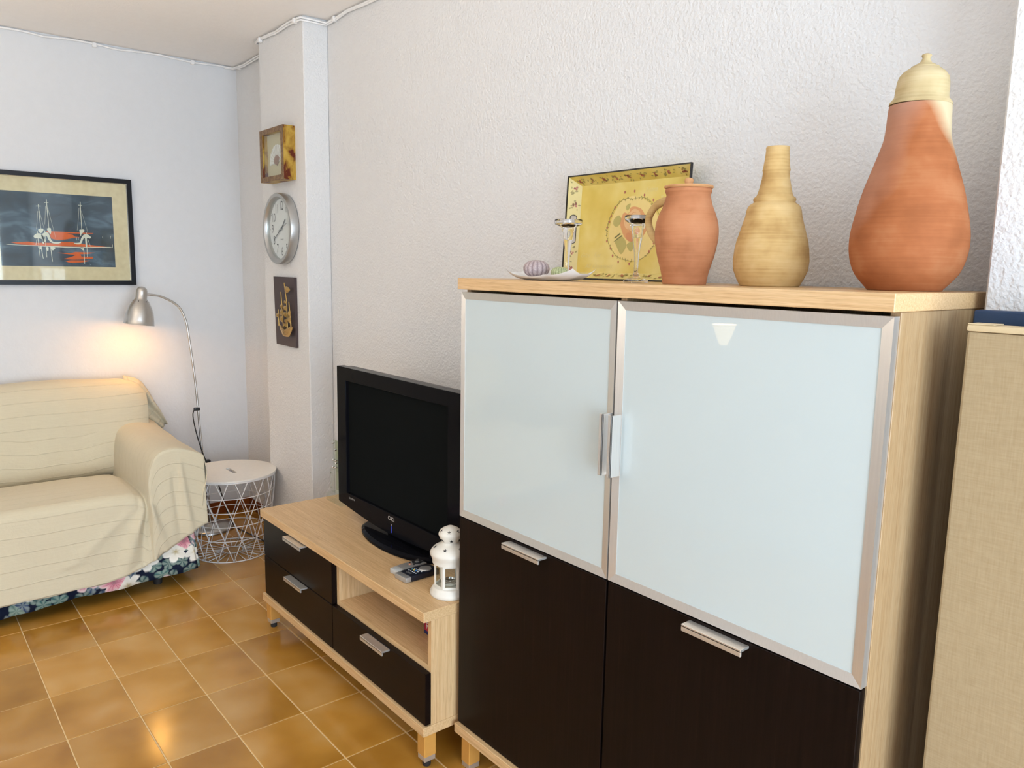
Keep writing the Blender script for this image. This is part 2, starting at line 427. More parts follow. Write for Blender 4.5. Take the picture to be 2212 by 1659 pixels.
# ------------------------------------------------------------------ low television bench
B0, B1, BY, BT, BT2, BU, BU2 = -0.7891, 0.4689, -0.5713, 0.5204, 0.4882, 0.1486, 0.1182
BD = BY+0.008; BBK = -0.02
bn = thing('tv_bench', ((B0+B1)/2, -0.3, 0), 'low oak television bench with three dark drawers and an open niche, by the tall cabinet', 'tv bench')
part('top_panel', MB().box(B0, B1, BY, BBK, BT2, BT, 0.0012), M_OAKX, bn)
part('bottom_panel', MB().box(B0, B1, BY, BBK, BU2, BU, 0.0012), M_OAKX, bn)
part('side_panel', MB().box(-0.775, -0.757, BD+0.0205, BBK, BU+0.0003, BT2-0.0003), M_OAKZ, bn)
part('side_panel', MB().box(0.4485, 0.4665, BD+0.0205, BBK, BU+0.0003, BT2-0.0003), M_OAKZ, bn)
part('divider', MB().box(-0.149, -0.131, BD+0.0205, BBK-0.02, BU+0.0003, BT2-0.0003), M_OAKZ, bn)
part('niche_shelf', MB().box(-0.1305, 0.448, BD+0.0205, BBK-0.02, 0.320, 0.338), M_OAKX, bn)
part('back_panel', MB().box(-0.7565, 0.448, BBK-0.018, BBK-0.012, BU+0.0003, BT2-0.0003), M_OAKZ, bn)
for x0, x1, z0, z1, h0, h1, zt in ((-0.773, -0.1495, 0.3225, 0.4865, -0.509, -0.354, 0.484), (-0.773, -0.1495, 0.1525, 0.3195, -0.509, -0.354, 0.3185), (-0.1460, 0.4665, 0.1525, 0.3205, 0.113, 0.258, 0.3175)):
    dr = part('drawer', MB().box(x0, x1, BD, BD+0.02, z0, z1, 0.001), M_WENX, bn)
    pull(h0, h1, zt, BD, M_ALUX, dr)
for x in (B0+0.012, B1-0.054):
    for y in (BY+0.012, -0.085): leg(x, y, BU2-0.0002, 0.022, bn, True)
# small blue box in the niche
M_BLUE = plain('navy_card', rgb(24, 30, 92), 0.5); M_REDP = plain('red_print', rgb(190, 40, 50), 0.5); M_WPRINT = plain('white_print', rgb(235, 230, 225), 0.5)
bx = thing('game_box', (0.335, -0.33, 0.3382), 'small navy box with a red and white label inside the bench niche', 'box')
part('carton', MB().box(0.262, 0.420, -0.436, -0.27, 0.3383, 0.392, 0.0015), M_BLUE, bx)
part('label', MB().box(0.268, 0.40, -0.4368, -0.4358, 0.352, 0.389), M_REDP, bx)
text('lettering', 'RU', 0.034, M_WPRINT, bx, (0.297, -0.4371, 0.370), (1, 0, 0), (0, 0, 1), 0.0003, 0.9)

# traced outlines of the print, the tray and the plaque (metres)
ART_SUN=[[[-1.0338,1.6903],[-0.8104,1.689],[-0.8126,1.6858],[-0.9362,1.6824],[-0.9091,1.6761],[-0.8978,1.6665],[-0.872,1.6657],[-0.898,1.6621],[-0.938,1.6518],[-0.9811,1.645],[-1.0113,1.6534],[-1.0173,1.6803]],[[-1.1915,1.6267],[-1.1142,1.6337],[-1.0847,1.6292],[-1.0165,1.6307],[-0.9976,1.627],[-0.9701,1.6358],[-0.9151,1.6395],[-0.8997,1.6339],[-0.88,1.6311],[-0.7794,1.621],[-0.7382,1.617],[-0.7384,1.6142],[-0.8205,1.6153],[-0.9008,1.615],[-1.0176,1.6134],[-1.1484,1.6177]],[[-0.9869,1.5805],[-0.9265,1.579],[-0.9024,1.5863],[-0.8059,1.5853],[-0.8388,1.5782],[-0.8792,1.5745],[-0.8739,1.5627],[-0.8173,1.5627],[-0.82,1.5519],[-0.8647,1.5482],[-0.9127,1.5454],[-0.9617,1.5475],[-0.9237,1.5593],[-0.9014,1.5695],[-0.9425,1.5742]],[[-0.9525,1.5376],[-0.9247,1.5425],[-0.8327,1.5427],[-0.8655,1.5331],[-0.9177,1.5277],[-0.9372,1.5304]]]
ART_HULL=[[[-1.0902,1.6601],[-1.082,1.672],[-1.0685,1.6781],[-1.0519,1.6724],[-1.0452,1.6598],[-1.037,1.6386],[-1.0468,1.634],[-1.0534,1.6487],[-1.072,1.6523],[-1.0815,1.6507]],[[-1.056,1.6679],[-1.0361,1.6837],[-1.0212,1.6801],[-1.0133,1.6524],[-1.0009,1.6356],[-0.9661,1.6368],[-0.9783,1.6277],[-1.0052,1.629],[-1.0233,1.6456],[-1.0297,1.6647],[-1.0414,1.6599],[-1.0435,1.6255],[-1.0527,1.6295],[-1.048,1.6447]],[[-0.9075,1.6345],[-0.8797,1.6364],[-0.8703,1.6601],[-0.8573,1.6782],[-0.841,1.682],[-0.8236,1.6685],[-0.8282,1.6595],[-0.8462,1.661],[-0.8447,1.6167],[-0.8508,1.6165],[-0.8522,1.663],[-0.8628,1.6515],[-0.872,1.6313],[-0.8921,1.6271]],[[-1.0653,1.6996],[-1.0456,1.7026],[-1.0439,1.692],[-1.0562,1.6773],[-1.0652,1.6889]],[[-1.0273,1.7034],[-1.0089,1.7064],[-1.0107,1.6762],[-1.0208,1.6866]],[[-0.8758,1.7038],[-0.8537,1.7061],[-0.8544,1.6938],[-0.867,1.6835],[-0.8718,1.6688],[-0.8756,1.6929]],[[-1.2101,1.6177],[-1.1448,1.6157],[-1.0175,1.6143],[-0.9009,1.6127],[-0.734,1.618],[-0.7322,1.6135],[-0.8004,1.6114],[-0.8411,1.6084],[-0.9091,1.6081],[-1.0178,1.6099],[-1.1486,1.6134],[-1.2031,1.615]],[[-1.035,1.6085],[-1.0256,1.6067],[-1.0275,1.5893],[-1.0342,1.5913]],[[-1.0159,1.61],[-0.9949,1.6076],[-0.9994,1.5966],[-1.0093,1.592]],[[-0.8771,1.6113],[-0.8612,1.6096],[-0.8619,1.5962],[-0.8717,1.6004]],[[-1.0727,1.6116],[-1.0557,1.6113],[-1.0605,1.5948],[-1.0697,1.5989]]]
ART_LINE=[[[-1.0586,1.8252],[-1.055,1.7022],0.0026],[[-1.0693,1.816],[-1.0475,1.8166],0.0023],[[-1.0212,1.8531],[-1.0178,1.7039],0.0029],[[-1.0313,1.8363],[-1.0116,1.8368],0.0023],[[-0.8646,1.8509],[-0.8651,1.7109],0.0029],[[-0.8756,1.8328],[-0.8565,1.8331],0.0023],[[-1.0716,1.6886],[-1.0683,1.5903],0.0026],[[-1.0374,1.6944],[-1.0364,1.5545],0.0026],[[-1.0689,1.6118],[-1.0666,1.5581],0.0026],[[-1.0594,1.6121],[-1.0528,1.5476],0.0029],[[-1.0159,1.6091],[-1.0117,1.5333],0.0029],[[-0.8612,1.6096],[-0.8611,1.5252],0.0029],[[-0.8444,1.6942],[-0.8459,1.5589],0.0026],[[-0.8386,1.6546],[-0.8277,1.6173],0.0017],[[-1.076,1.6479],[-1.0816,1.6178],0.0017],[[-1.026,1.8188],[-1.0355,1.7245],0.0011],[[-1.017,1.8109],[-0.99,1.6576],0.0009],[[-0.8712,1.82],[-0.8859,1.7012],0.0011],[[-0.8614,1.8031],[-0.8366,1.6901],0.0009],[[-1.0626,1.7911],[-1.0748,1.697],0.0011],[[-1.0559,1.7915],[-1.039,1.6986],0.0009],[[-0.7663,1.673],[-0.7656,1.6627],0.0014],[[-0.7258,1.6778],[-0.7283,1.6624],0.002],[[-0.7195,1.632],[-0.7196,1.6139],0.002],[[-0.892,1.6636],[-0.8929,1.6482],0.0014],[[-0.8821,1.664],[-0.8828,1.6508],0.0011]]
TR_PATCH=[[0.7204,1.7528],[0.7446,1.7558],[0.775,1.7453],[0.799,1.7352],[0.8202,1.7168],[0.8388,1.6901],[0.8463,1.6597],[0.8426,1.6251],[0.8212,1.597],[0.7932,1.575],[0.7576,1.5682],[0.7238,1.5704],[0.6948,1.5864],[0.6681,1.6119],[0.6537,1.6422],[0.6554,1.6744],[0.6636,1.7015],[0.6814,1.728],[0.6993,1.7451]]
TR_ROSE=[[[0.7292,1.7033],[0.7313,1.7211],[0.7493,1.7246],[0.7736,1.7169],[0.7892,1.7008],[0.8014,1.6916],[0.8055,1.6696],[0.795,1.6479],[0.7811,1.6328],[0.7546,1.6244],[0.73,1.6293],[0.7139,1.6409],[0.7003,1.6639],[0.6962,1.6821],[0.7073,1.7088]],[[0.7334,1.7099],[0.7496,1.718],[0.768,1.7105],[0.7746,1.697],[0.7507,1.698],[0.7355,1.6986]],[[0.7116,1.6861],[0.7267,1.6923],[0.7339,1.6719],[0.7586,1.6622],[0.7533,1.649],[0.7284,1.6586],[0.7156,1.6679]],[[0.7258,1.6496],[0.7475,1.6446],[0.7515,1.6266],[0.7363,1.6246],[0.7236,1.6339]]]
TR_LEAF=[[[0.6681,1.6762],[0.6705,1.6921],[0.689,1.7016],[0.699,1.6888],[0.6934,1.6754],[0.6812,1.6678]],[[0.7185,1.7306],[0.7306,1.7345],[0.7282,1.7212],[0.7194,1.715],[0.7143,1.7241]],[[0.68,1.6278],[0.7015,1.64],[0.7208,1.6272],[0.7249,1.609],[0.7073,1.5875],[0.6872,1.6117]],[[0.7276,1.6158],[0.7486,1.6245],[0.7581,1.6154],[0.7471,1.5953],[0.7345,1.6021]],[[0.6733,1.6348],[0.6978,1.6503],[0.7012,1.6468],[0.6797,1.6347]],[[0.6708,1.6222],[0.7045,1.6433],[0.7093,1.641],[0.6786,1.6256]]]
TR_BUD=[[0.7058,1.7682],[0.7439,1.7691],[0.7823,1.7557],[0.8175,1.7396],[0.6704,1.7252],[0.6573,1.7007],[0.6517,1.6837],[0.6435,1.6667],[0.6463,1.6273],[0.6636,1.605],[0.6743,1.583],[0.6991,1.5646],[0.7429,1.5591],[0.8155,1.5948],[0.8301,1.6188],[0.8474,1.6898],[0.8369,1.7246]]
TR_VINE=[[0.739,1.7473],[0.7747,1.7497],[0.7986,1.7417],[0.8197,1.7255],[0.8412,1.6986],[0.8486,1.6682],[0.8448,1.6359],[0.8291,1.6101],[0.8017,1.5816],[0.7637,1.5682],[0.7269,1.5704],[0.6951,1.5795],[0.6686,1.6004],[0.6477,1.633],[0.6432,1.6586],[0.6512,1.6929],[0.6659,1.7197],[0.6901,1.7411],[0.7145,1.7498]]
SHIP={'hull':[[-1.5077,1.2323],[-1.4845,1.2312],[-1.4826,1.2097],[-1.4367,1.209],[-1.41,1.2229],[-1.3903,1.2309],[-1.3553,1.2333],[-1.3593,1.2185],[-1.3762,1.1988],[-1.3996,1.181],[-1.4646,1.1813],[-1.4834,1.1961],[-1.5054,1.2162]],'flag':[[-1.4263,1.4297],[-1.4038,1.4317],[-1.3759,1.4207],[-1.3797,1.4089],[-1.4121,1.3999],[-1.4312,1.4032]],'s1':[[-1.4942,1.3382],[-1.4646,1.3369],[-1.4689,1.3207],[-1.4917,1.3249]],'s2':[[-1.4924,1.3142],[-1.4562,1.3147],[-1.4611,1.289],[-1.4943,1.2845]],'s3':[[-1.4945,1.2818],[-1.4585,1.2785],[-1.4636,1.2487],[-1.4931,1.2522]],'s4':[[-1.4435,1.3618],[-1.4114,1.3579],[-1.409,1.3448],[-1.4445,1.3458]],'s5':[[-1.4484,1.335],[-1.4161,1.3339],[-1.4176,1.31],[-1.4466,1.3112]],'s6':[[-1.4537,1.3028],[-1.418,1.302],[-1.426,1.2777],[-1.4517,1.2815]],'s7':[[-1.4672,1.2431],[-1.4148,1.2492],[-1.4226,1.2273],[-1.4547,1.2332]],'s8':[[-1.4429,1.266],[-1.4103,1.2707],[-1.4148,1.2492],[-1.4406,1.2502]],'s9':[[-1.5441,1.2912],[-1.5105,1.2917],[-1.5153,1.2698],[-1.5419,1.2736]],'s10':[[-1.3951,1.3112],[-1.3728,1.3124],[-1.3743,1.286],[-1.4002,1.2792]],'s11':[[-1.4002,1.2792],[-1.3735,1.2782],[-1.3765,1.249],[-1.3953,1.2531]]}
MAST=[[[-1.4445,1.449],[-1.4206,1.3654]],[[-1.4206,1.3654],[-1.4166,1.2197]],[[-1.4867,1.4027],[-1.4778,1.3363]],[[-1.4844,1.336],[-1.465,1.2271]],[[-1.3924,1.3561],[-1.3742,1.2333]],[[-1.5259,1.3125],[-1.5213,1.2287]]]

# ------------------------------------------------------------------ television on the bench
TY = -0.345; TX, TX1, TTOP, TBOT = -0.518, 0.335, 1.1425, 0.584
tv = thing('television', (-0.09, -0.29, BT), 'black flat screen television on an oval foot on the oak bench', 'television')
SX0, SX1, SZ0, SZ1 = -0.446, 0.262, 0.634, 1.09
mb = MB(); n = 16
bot = [(TX+(TX1-TX)*k/n, TBOT-0.030*math.sin(PI*k/n)) for k in range(n+1)]
outer = bot + [(TX1, TTOP), (TX, TTOP)]; inner = [(SX0, SZ0), (SX1, SZ0), (SX1, SZ1), (SX0, SZ1)]
g = bmesh.new()
def loop(pts, y):
    vs = [g.verts.new((x, y, z)) for x, z in pts]; return vs, [g.edges.new((vs[i], vs[(i+1) % len(vs)])) for i in range(len(vs))]
vo, eo = loop(outer, TY); vi, ei = loop(inner, TY)
bmesh.ops.triangle_fill(g, use_beauty=True, edges=eo+ei, normal=(0, -1, 0))
r = bmesh.ops.extrude_face_region(g, geom=g.faces[:])
bmesh.ops.translate(g, verts=[v for v in r['geom'] if isinstance(v, bmesh.types.BMVert)], vec=(0, 0.034, 0))
bmesh.ops.recalc_face_normals(g, faces=g.faces[:]); mb._add(g)
bz = part('bezel', mb, M_GLOSSB, tv)
_b = bz.modifiers.new('edge', 'BEVEL'); _b.width = 0.002; _b.segments = 2; _b.limit_method = 'ANGLE'
m = NT('screen_black'); m.set(color=(0.008, 0.009, 0.009, 1), rough=0.45, spec=0.0); M_SCREEN = m.m
part('screen', MB().box(SX0-0.004, SX1+0.004, TY+0.014, TY+0.02, SZ0-0.004, SZ1+0.004), M_SCREEN, tv)
mb = MB(); mb.box(TX+0.016, TX1-0.016, TY+0.0345, TY+0.062, 0.60, TTOP-0.002, 0.006); mb.box(TX+0.11, TX1-0.11, TY+0.0622, TY+0.105, 0.64, 1.06, 0.02, 2)
part('rear_shell', mb, M_BLACKP, tv)
def ell(cx, cy, a, b, z, n=40): return [(cx+a*math.cos(2*PI*k/n), cy+b*math.sin(2*PI*k/n), z) for k in range(n)]
g = bmesh.new(); rings = [[g.verts.new(p) for p in ell(-0.08, -0.288, a, b, z)] for a, b, z in ((0.266, 0.118, BT+0.0003), (0.27, 0.122, BT+0.003), (0.27, 0.122, BT+0.012), (0.258, 0.110, BT+0.019))]
for A, B in zip(rings, rings[1:]):
    for k in range(40): g.faces.new([A[k], A[(k+1) % 40], B[(k+1) % 40], B[k]])
g.faces.new(rings[-1]); g.faces.new(rings[0][::-1]); mb = MB(); mb._add(g)
part('foot', mb, M_GLOSSB, tv, True, 30)
part('neck', MB().box(-0.20, 0.04, -0.305, -0.262, BT+0.0185, 0.64, 0.008), M_GLOSSB, tv)
M_LOGO = plain('silver_print', (0.62, 0.62, 0.63, 1), 0.35, 0.4)
text('maker_lettering', 'OKI', 0.022, M_LOGO, tv, (-0.098, TY-0.0004, 0.6155), (1, 0, 0), (0, 0, 1), 0.0004, 1.25)
text('spec_lettering', 'EXCITE TV', 0.010, M_LOGO, tv, (-0.425, TY-0.0004, 0.617), (1, 0, 0), (0, 0, 1), 0.0003, 1.0, 'LEFT')
m = NT('blue_light_strip'); m.set(color=(0.02, 0.03, 0.25, 1), emit=(0.06, 0.1, 0.9, 1), es=0.35)
part('status_light', MB().box(-0.0985, -0.0955, TY-0.0011, TY-0.0003, 0.563, 0.588), m.m, tv)
part('status_dot', MB().box(-0.0988, -0.0952, TY-0.0011, TY-0.0003, 0.591, 0.595), M_LOGO, tv)

# stack of clear plates behind the television
gs = thing('clear_plate_stand', (-0.705, -0.262, BT), 'narrow upright stand of clear plates with metal bolts behind the left edge of the television', 'ornament')
M_PLATE = thin_glass('pale_green_acrylic', (0.95, 0.975, 0.95, 1)); 
part('upright_plate', MB().box(-0.742, -0.615, -0.256, -0.250, 0.655, 0.788, 0.001), M_PLATE, gs)
part('upright_plate', MB().box(-0.738, -0.615, -0.274, -0.266, 0.560, 0.662, 0.001), M_PLATE, gs)
part('foot_block', MB().box(-0.746, -0.61, -0.290, -0.240, BT+0.0006, 0.556, 0.002), M_PLATE, gs)
M_CARD = plain('grey_green_panel', rgb(166, 170, 152), 0.35)
part('inner_panel', MB().box(-0.734, -0.618, -0.2485, -0.246, 0.562, 0.784), M_CARD, gs)
for x, z in ((-0.727, 0.776), (-0.722, 0.702), (-0.700, 0.702), (-0.700, 0.690), (-0.703, 0.670), (-0.728, 0.668), (-0.705, 0.748)):
    part('bolt', MB().lathe([(0, 0), (0.0045, 0), (0.0045, 0.010), (0.003, 0.012), (0, 0.012)], (x, -0.2565, z), 14, Matrix.Rotation(PI/2, 4, 'X')), M_CHROME, gs, True, 40)
for z in (0.645, 0.580): part('bolt', MB().lathe([(0, 0), (0.0035, 0), (0.0035, 0.004), (0, 0.004)], (-0.724, -0.2745, z), 14, Matrix.Rotation(PI/2, 4, 'X')), M_CHROME, gs, True, 40)

# ------------------------------------------------------------------ white lantern
LX, LY = 0.3958, -0.4253
lt = thing('candle_lantern', (LX, LY, BT), 'white metal candle lantern with star cut-outs at the right end of the oak bench', 'lantern')
c = (LX, LY, BT)
M_LANT = plain('white_enamel', rgb(226, 220, 208), 0.4)
part('base', MB().lathe([(0, 0.0004), (0.061, 0.0004), (0.0635, 0.004), (0.063, 0.012), (0.058, 0.017), (0.0575, 0.021), (0.0535, 0.027), (0.052, 0.0285), (0, 0.0285)], c), M_LANT, lt, True, 50)
roof = [(0.0500, 0.1035), (0.0555, 0.1055), (0.0555, 0.114), (0.058, 0.122), (0.0626, 0.131), (0.0634, 0.137), (0.060, 0.1445), (0.052, 0.1535), (0.042, 0.1595), (0.0325, 0.1640), (0.0262, 0.1682), (0.0252, 0.1705)]
part('roof', MB().lathe([(0, 0.1035)]+roof+[(0, 0.1705)], c), M_LANT, lt, True, 50)
part('knob', MB().lathe([(0, 0.1707), (0.0255, 0.1707), (0.0275, 0.175), (0.0315, 0.1815), (0.0352, 0.190), (0.037, 0.1945), (0.0362, 0.199), (0.0316, 0.208), (0.024, 0.2135), (0.016, 0.2175), (0.009, 0.2209), (0, 0.2215)], c), M_LANT, lt, True, 50)
R0 = 0.0505; base_a = math.radians(-62)
for k in range(6):
    a0, a1 = base_a+k*PI/3, base_a+(k+1)*PI/3
    p0 = Vector((LX+R0*math.cos(a0), LY+R0*math.sin(a0), 0)); p1 = Vector((LX+R0*math.cos(a1), LY+R0*math.sin(a1), 0))
    ex = (p1-p0).normalized(); nn = Vector((ex.y, -ex.x, 0)); W = (p1-p0).length
    def qd(u0, u1, z0, z1, d0, d1):
        return [p0+ex*u0-nn*d0+Vector((0, 0, BT+z0)), p0+ex*u1-nn*d0+Vector((0, 0, BT+z0)), p0+ex*u1-nn*d0+Vector((0, 0, BT+z1)), p0+ex*u0-nn*d0+Vector((0, 0, BT+z1))]
    fm = MB()
    for u0, u1, za, zb in ((0.0006, 0.008, 0.0287, 0.1033), (W-0.008, W-0.0006, 0.0287, 0.1033), (0.008, W-0.008, 0.0287, 0.035), (0.008, W-0.008, 0.097, 0.1033)):
        fm.prism(qd(u0, u1, za, zb, 0.0, 0), -nn*0.003)
    fr = part('window_frame', fm, M_LANT, lt)
    part('pane', MB().prism(qd(0.007, W-0.007, 0.034, 0.098, 0.0012, 0), -nn*0.0008), M_THIN, fr)
M_WAX = plain('white_wax', rgb(236, 232, 222), 0.5)
t = part('candle_cup', MB().lathe([(0, 0.0287), (0.019, 0.0287), (0.024, 0.034), (0.0245, 0.037), (0.021, 0.037), (0.018, 0.0325), (0, 0.0325)], c, 28), M_LANT, lt, True, 50)
part('tealight', MB().lathe([(0, 0.033), (0.0165, 0.033), (0.0165, 0.048), (0.0155, 0.048), (0.0155, 0.045), (0, 0.045)], c, 28), M_CHROME, t, True, 50)
part('wick', MB().tube([(LX, LY, BT+0.045), (LX+0.0008, LY, BT+0.052)], 0.0008, 6), M_RUBBER, t)
M_HOLE = plain('dark_opening', (0.01, 0.01, 0.01, 1), 0.9)
def star(th, prof, k):
    (r0, z0), (r1, z1) = prof[k], prof[k+1]; rm, zm = (r0+r1)/2, (z0+z1)/2
    er = Vector((math.cos(th), math.sin(th), 0)); et = Vector((-math.sin(th), math.cos(th), 0)); ez = (er*(r1-r0)+Vector((0, 0, z1-z0))).normalized()
    nn = et.cross(ez).normalized(); o = Vector(c)+er*rm+Vector((0, 0, zm))+nn*0.0006
    pts = [o+et*(rad*math.cos(PI/2+i*PI/5))+ez*(rad*math.sin(PI/2+i*PI/5)) for i in range(10) for rad in ((0.0066 if i % 2 == 0 else 0.0028),)]
    part('star_hole', MB().prism(pts, -nn*0.0008), M_HOLE, lt)
kp = [(0.0352, 0.190), (0.037, 0.1945), (0.0362, 0.199), (0.0316, 0.208), (0.024, 0.2135)]
for k in range(6):
    th = math.radians(-66+k*60); star(th+math.radians(12), [(0.0525, 0.1535), (0.044, 0.1592)], 0)
    star(th+math.radians(24), [(0.0330, 0.2055), (0.0270, 0.2112)], 0)
    star(th+math.radians(38), [(0.0290, 0.1775), (0.0318, 0.183)], 0)

# ------------------------------------------------------------------ remote controls
M_SILV = plain('silver_plastic', (0.5, 0.49, 0.47, 1), 0.32, 0.6); M_NAVYP = plain('navy_black_plastic', (0.008, 0.010, 0.018, 1), 0.3)
def quad_body(c0, c1, c2, c3, z0, z1, inset=0.003):
    """rounded slab on a four-cornered footprint"""
    g = bmesh.new(); vs = [g.verts.new((x, y, z)) for z in (z0, z1) for x, y in (c0, c1, c2, c3)]
    for f in ((3, 2, 1, 0), (4, 5, 6, 7), (0, 1, 5, 4), (1, 2, 6, 5), (2, 3, 7, 6), (3, 0, 4, 7)): g.faces.new([vs[i] for i in f])
    bmesh.ops.bevel(g, geom=g.edges[:], offset=inset, segments=2, profile=0.6, affect='EDGES'); mb = MB(); mb._add(g); return mb
def lerp2(a, b, t): return (a[0]+(b[0]-a[0])*t, a[1]+(b[1]-a[1])*t)
def remote(label, A, B, Cc, D, ztop, mat, endmat, end_t):
    """A, B near corners, Cc, D far corners"""
    r = thing('remote_control', (((A[0]+Cc[0])/2), ((A[1]+Cc[1])/2), BT), label, 'remote control', 'remote controls beside the lantern')
    e0, e1 = lerp2(A, D, end_t), lerp2(B, Cc, end_t)
    part('body', quad_body(lerp2(A, D, end_t+0.004), lerp2(B, Cc, end_t+0.004), Cc, D, BT+0.0006, ztop), mat, r, True, 40)
    part('end_cap', quad_body(A, B, e1, e0, BT+0.0006, ztop-0.001, 0.004), endmat, r, True, 40)
    return r, lambda u, v: lerp2(lerp2(A, B, u), lerp2(D, Cc, u), v)
def button(r, P, u, v, rad, z, mat, name='button', h=0.002, sy=1.0):
    x, y = P(u, v); part(name, MB().lathe([(0, 0), (rad, 0), (rad*0.9, h), (0, h)], (x, y, z), 14, Matrix.Diagonal((1, sy, 1, 1))), mat, r, True, 40)
A, B, Cc, D = (0.188, -0.503), (0.252, -0.499), (0.249, -0.366), (0.186, -0.370)
r, P = remote('black remote control with a silver end, nearest the lantern', A, B, Cc, D, BT+0.020, M_NAVYP, M_SILV, 0.17)
part('round_pad', MB().lathe([(0, 0), (0.022, 0), (0.020, 0.0035), (0.012, 0.0045), (0, 0.0045)], P(0.56, 0.72)+(BT+0.0195,), 24), M_SILV, r, True, 40)
M_BY, M_BB, M_BG, M_BW = (plain(n_, c_, 0.4) for n_, c_ in (('yellow_button', rgb(226, 206, 120)), ('blue_button', rgb(60, 140, 220)), ('teal_button', rgb(110, 170, 180)), ('pale_button', rgb(200, 205, 210))))
for u, v, mt in ((0.2, 0.46, M_BG), (0.36, 0.46, M_BY), (0.52, 0.46, M_BB), (0.68, 0.46, M_BW)): button(r, P, u, v, 0.0036, BT+0.0198, mt)
for v in (0.36, 0.53):
    for u in (0.2, 0.35, 0.5, 0.65, 0.8): button(r, P, u, v, 0.0022, BT+0.0198, M_BW)
text('maker_lettering', 'OKI', 0.013, M_LOGO, r, P(0.5, 0.25)+(BT+0.0203,), (1, 0.05, 0), (-0.05, 1, 0), 0.0002, 1.2)
A, B, Cc, D = (0.139, -0.492), (0.183, -0.488), (0.176, -0.368), (0.128, -0.372)
r, P = remote('slim silver remote control left of the black one', A, B, Cc, D, BT+0.019, M_SILV, plain('grey_plastic', (0.55, 0.56, 0.55, 1), 0.4), 0.2)
part('round_pad', MB().lathe([(0.010, 0), (0.017, 0), (0.017, 0.003), (0.010, 0.003), (0.010, 0)], P(0.5, 0.8)+(BT+0.0188,), 24), M_BLACKP, r, True, 40)
button(r, P, 0.5, 0.8, 0.008, BT+0.0188, M_SILV, h=0.003)
button(r, P, 0.5, 0.55, 0.005, BT+0.0188, plain('orange_button', rgb(200, 130, 100), 0.4))
for u, v in ((0.25, 0.62), (0.75, 0.62), (0.3, 0.95), (0.7, 0.95)): button(r, P, u, v, 0.0035, BT+0.0188, M_BLACKP)

# ------------------------------------------------------------------ pottery on the cabinet
def clay(name, c0, c1, c2, pale=None, rough=0.75):
    m = NT(name); v = m.coord('Object', (2, 2, 60)); n = m.noise(v, 2.2, 5, 0.65, 0.5); n2 = m.noise(m.coord('Object'), 16, 3)
    col = m.ramp(m.math('ADD', m.math('MULTIPLY', n, 0.35), m.math('MULTIPLY', n2, 0.65)), [(0.36, c0), (0.5, c1), (0.64, c2)])
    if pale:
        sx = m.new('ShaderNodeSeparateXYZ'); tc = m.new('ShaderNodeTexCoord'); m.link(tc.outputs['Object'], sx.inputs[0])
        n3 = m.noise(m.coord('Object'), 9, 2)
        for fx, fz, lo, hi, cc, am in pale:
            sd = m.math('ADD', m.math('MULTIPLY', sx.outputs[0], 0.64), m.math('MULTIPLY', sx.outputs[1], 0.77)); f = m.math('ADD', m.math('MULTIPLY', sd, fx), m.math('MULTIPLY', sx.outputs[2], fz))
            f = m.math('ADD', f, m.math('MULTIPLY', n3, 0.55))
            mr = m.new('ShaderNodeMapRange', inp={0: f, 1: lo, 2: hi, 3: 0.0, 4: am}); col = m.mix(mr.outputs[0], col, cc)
    m.set(color=col, rough=rough, spec=0.25); m.bump(n, 0.18, 0.002); return m.m
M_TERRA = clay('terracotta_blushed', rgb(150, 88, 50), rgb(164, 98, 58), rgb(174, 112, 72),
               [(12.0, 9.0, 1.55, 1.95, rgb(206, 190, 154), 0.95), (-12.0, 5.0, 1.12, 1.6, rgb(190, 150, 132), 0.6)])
M_TERRA2 = clay('terracotta_plain', rgb(166, 108, 72), rgb(182, 122, 84), rgb(190, 132, 94))
M_BUFF = clay('buff_clay', rgb(178, 142, 88), rgb(200, 166, 110), rgb(212, 182, 130))
M_CREAMC = clay('cream_clay', rgb(176, 154, 112), rgb(194, 174, 132), rgb(204, 186, 148))
M_BUFFR = clay('pinkish_buff_clay', rgb(188, 136, 88), rgb(198, 148, 102), rgb(206, 158, 114))
Z0 = ZT+0.0004
def pot(name, label, cat, x, y, prof, mat, seg=64):
    o = thing(name, (x, y, ZT), label, cat); part('body', MB().lathe(prof, (x, y, Z0), seg), mat, o, True, 60); return o
def prof_of(rows, z0=1.509, n=90):
    pts = [(r, z-z0) for r, z in rows]
    return [(max(p[0], 0.0), p[1]) for p in pts]
big = [(0.0659, 1.509), (0.0711, 1.5153), (0.0808, 1.5263), (0.0919, 1.5411), (0.0995, 1.5593), (0.1037, 1.5776), (0.1054, 1.5958), (0.1049, 1.614), (0.1025, 1.6321), (0.0953, 1.6681), (0.0864, 1.7038), (0.075, 1.7393), (0.0661, 1.7675), (0.0581, 1.7955), (0.0556, 1.8234), (0.0548, 1.8443), (0.054, 1.854), (0.0535, 1.8565)]
sm = crom([(r, z-1.509) for r, z in big], 70)
o = pot('lidded_storage_jar', 'tall pear shaped terracotta jar with a cream domed lid, largest pot on the cabinet', 'jar', 1.6122, -0.2, [(0, 0)]+[(p[0], p[1]) for p in sm]+[(0.047, 0.3475), (0.045, 0.33), (0.05, 0.2), (0, 0.2)], M_TERRA, 72)
lid = [(0.0545, 1.8570), (0.0535, 1.862), (0.0500, 1.8662), (0.0468, 1.8712), (0.0462, 1.8790), (0.0460, 1.888), (0.0448, 1.9000), (0.0425, 1.9085), (0.0365, 1.9165), (0.0285, 1.9225), (0.0245, 1.9248), (0.0240, 1.9265), (0.018, 1.9292), (0.0172, 1.9305), (0.0110, 1.9335), (0.0082, 1.938), (0.0066, 1.9425), (0.0090, 1.9470), (0.0082, 1.9485), (0.0040, 1.9505), (0, 1.9515)]
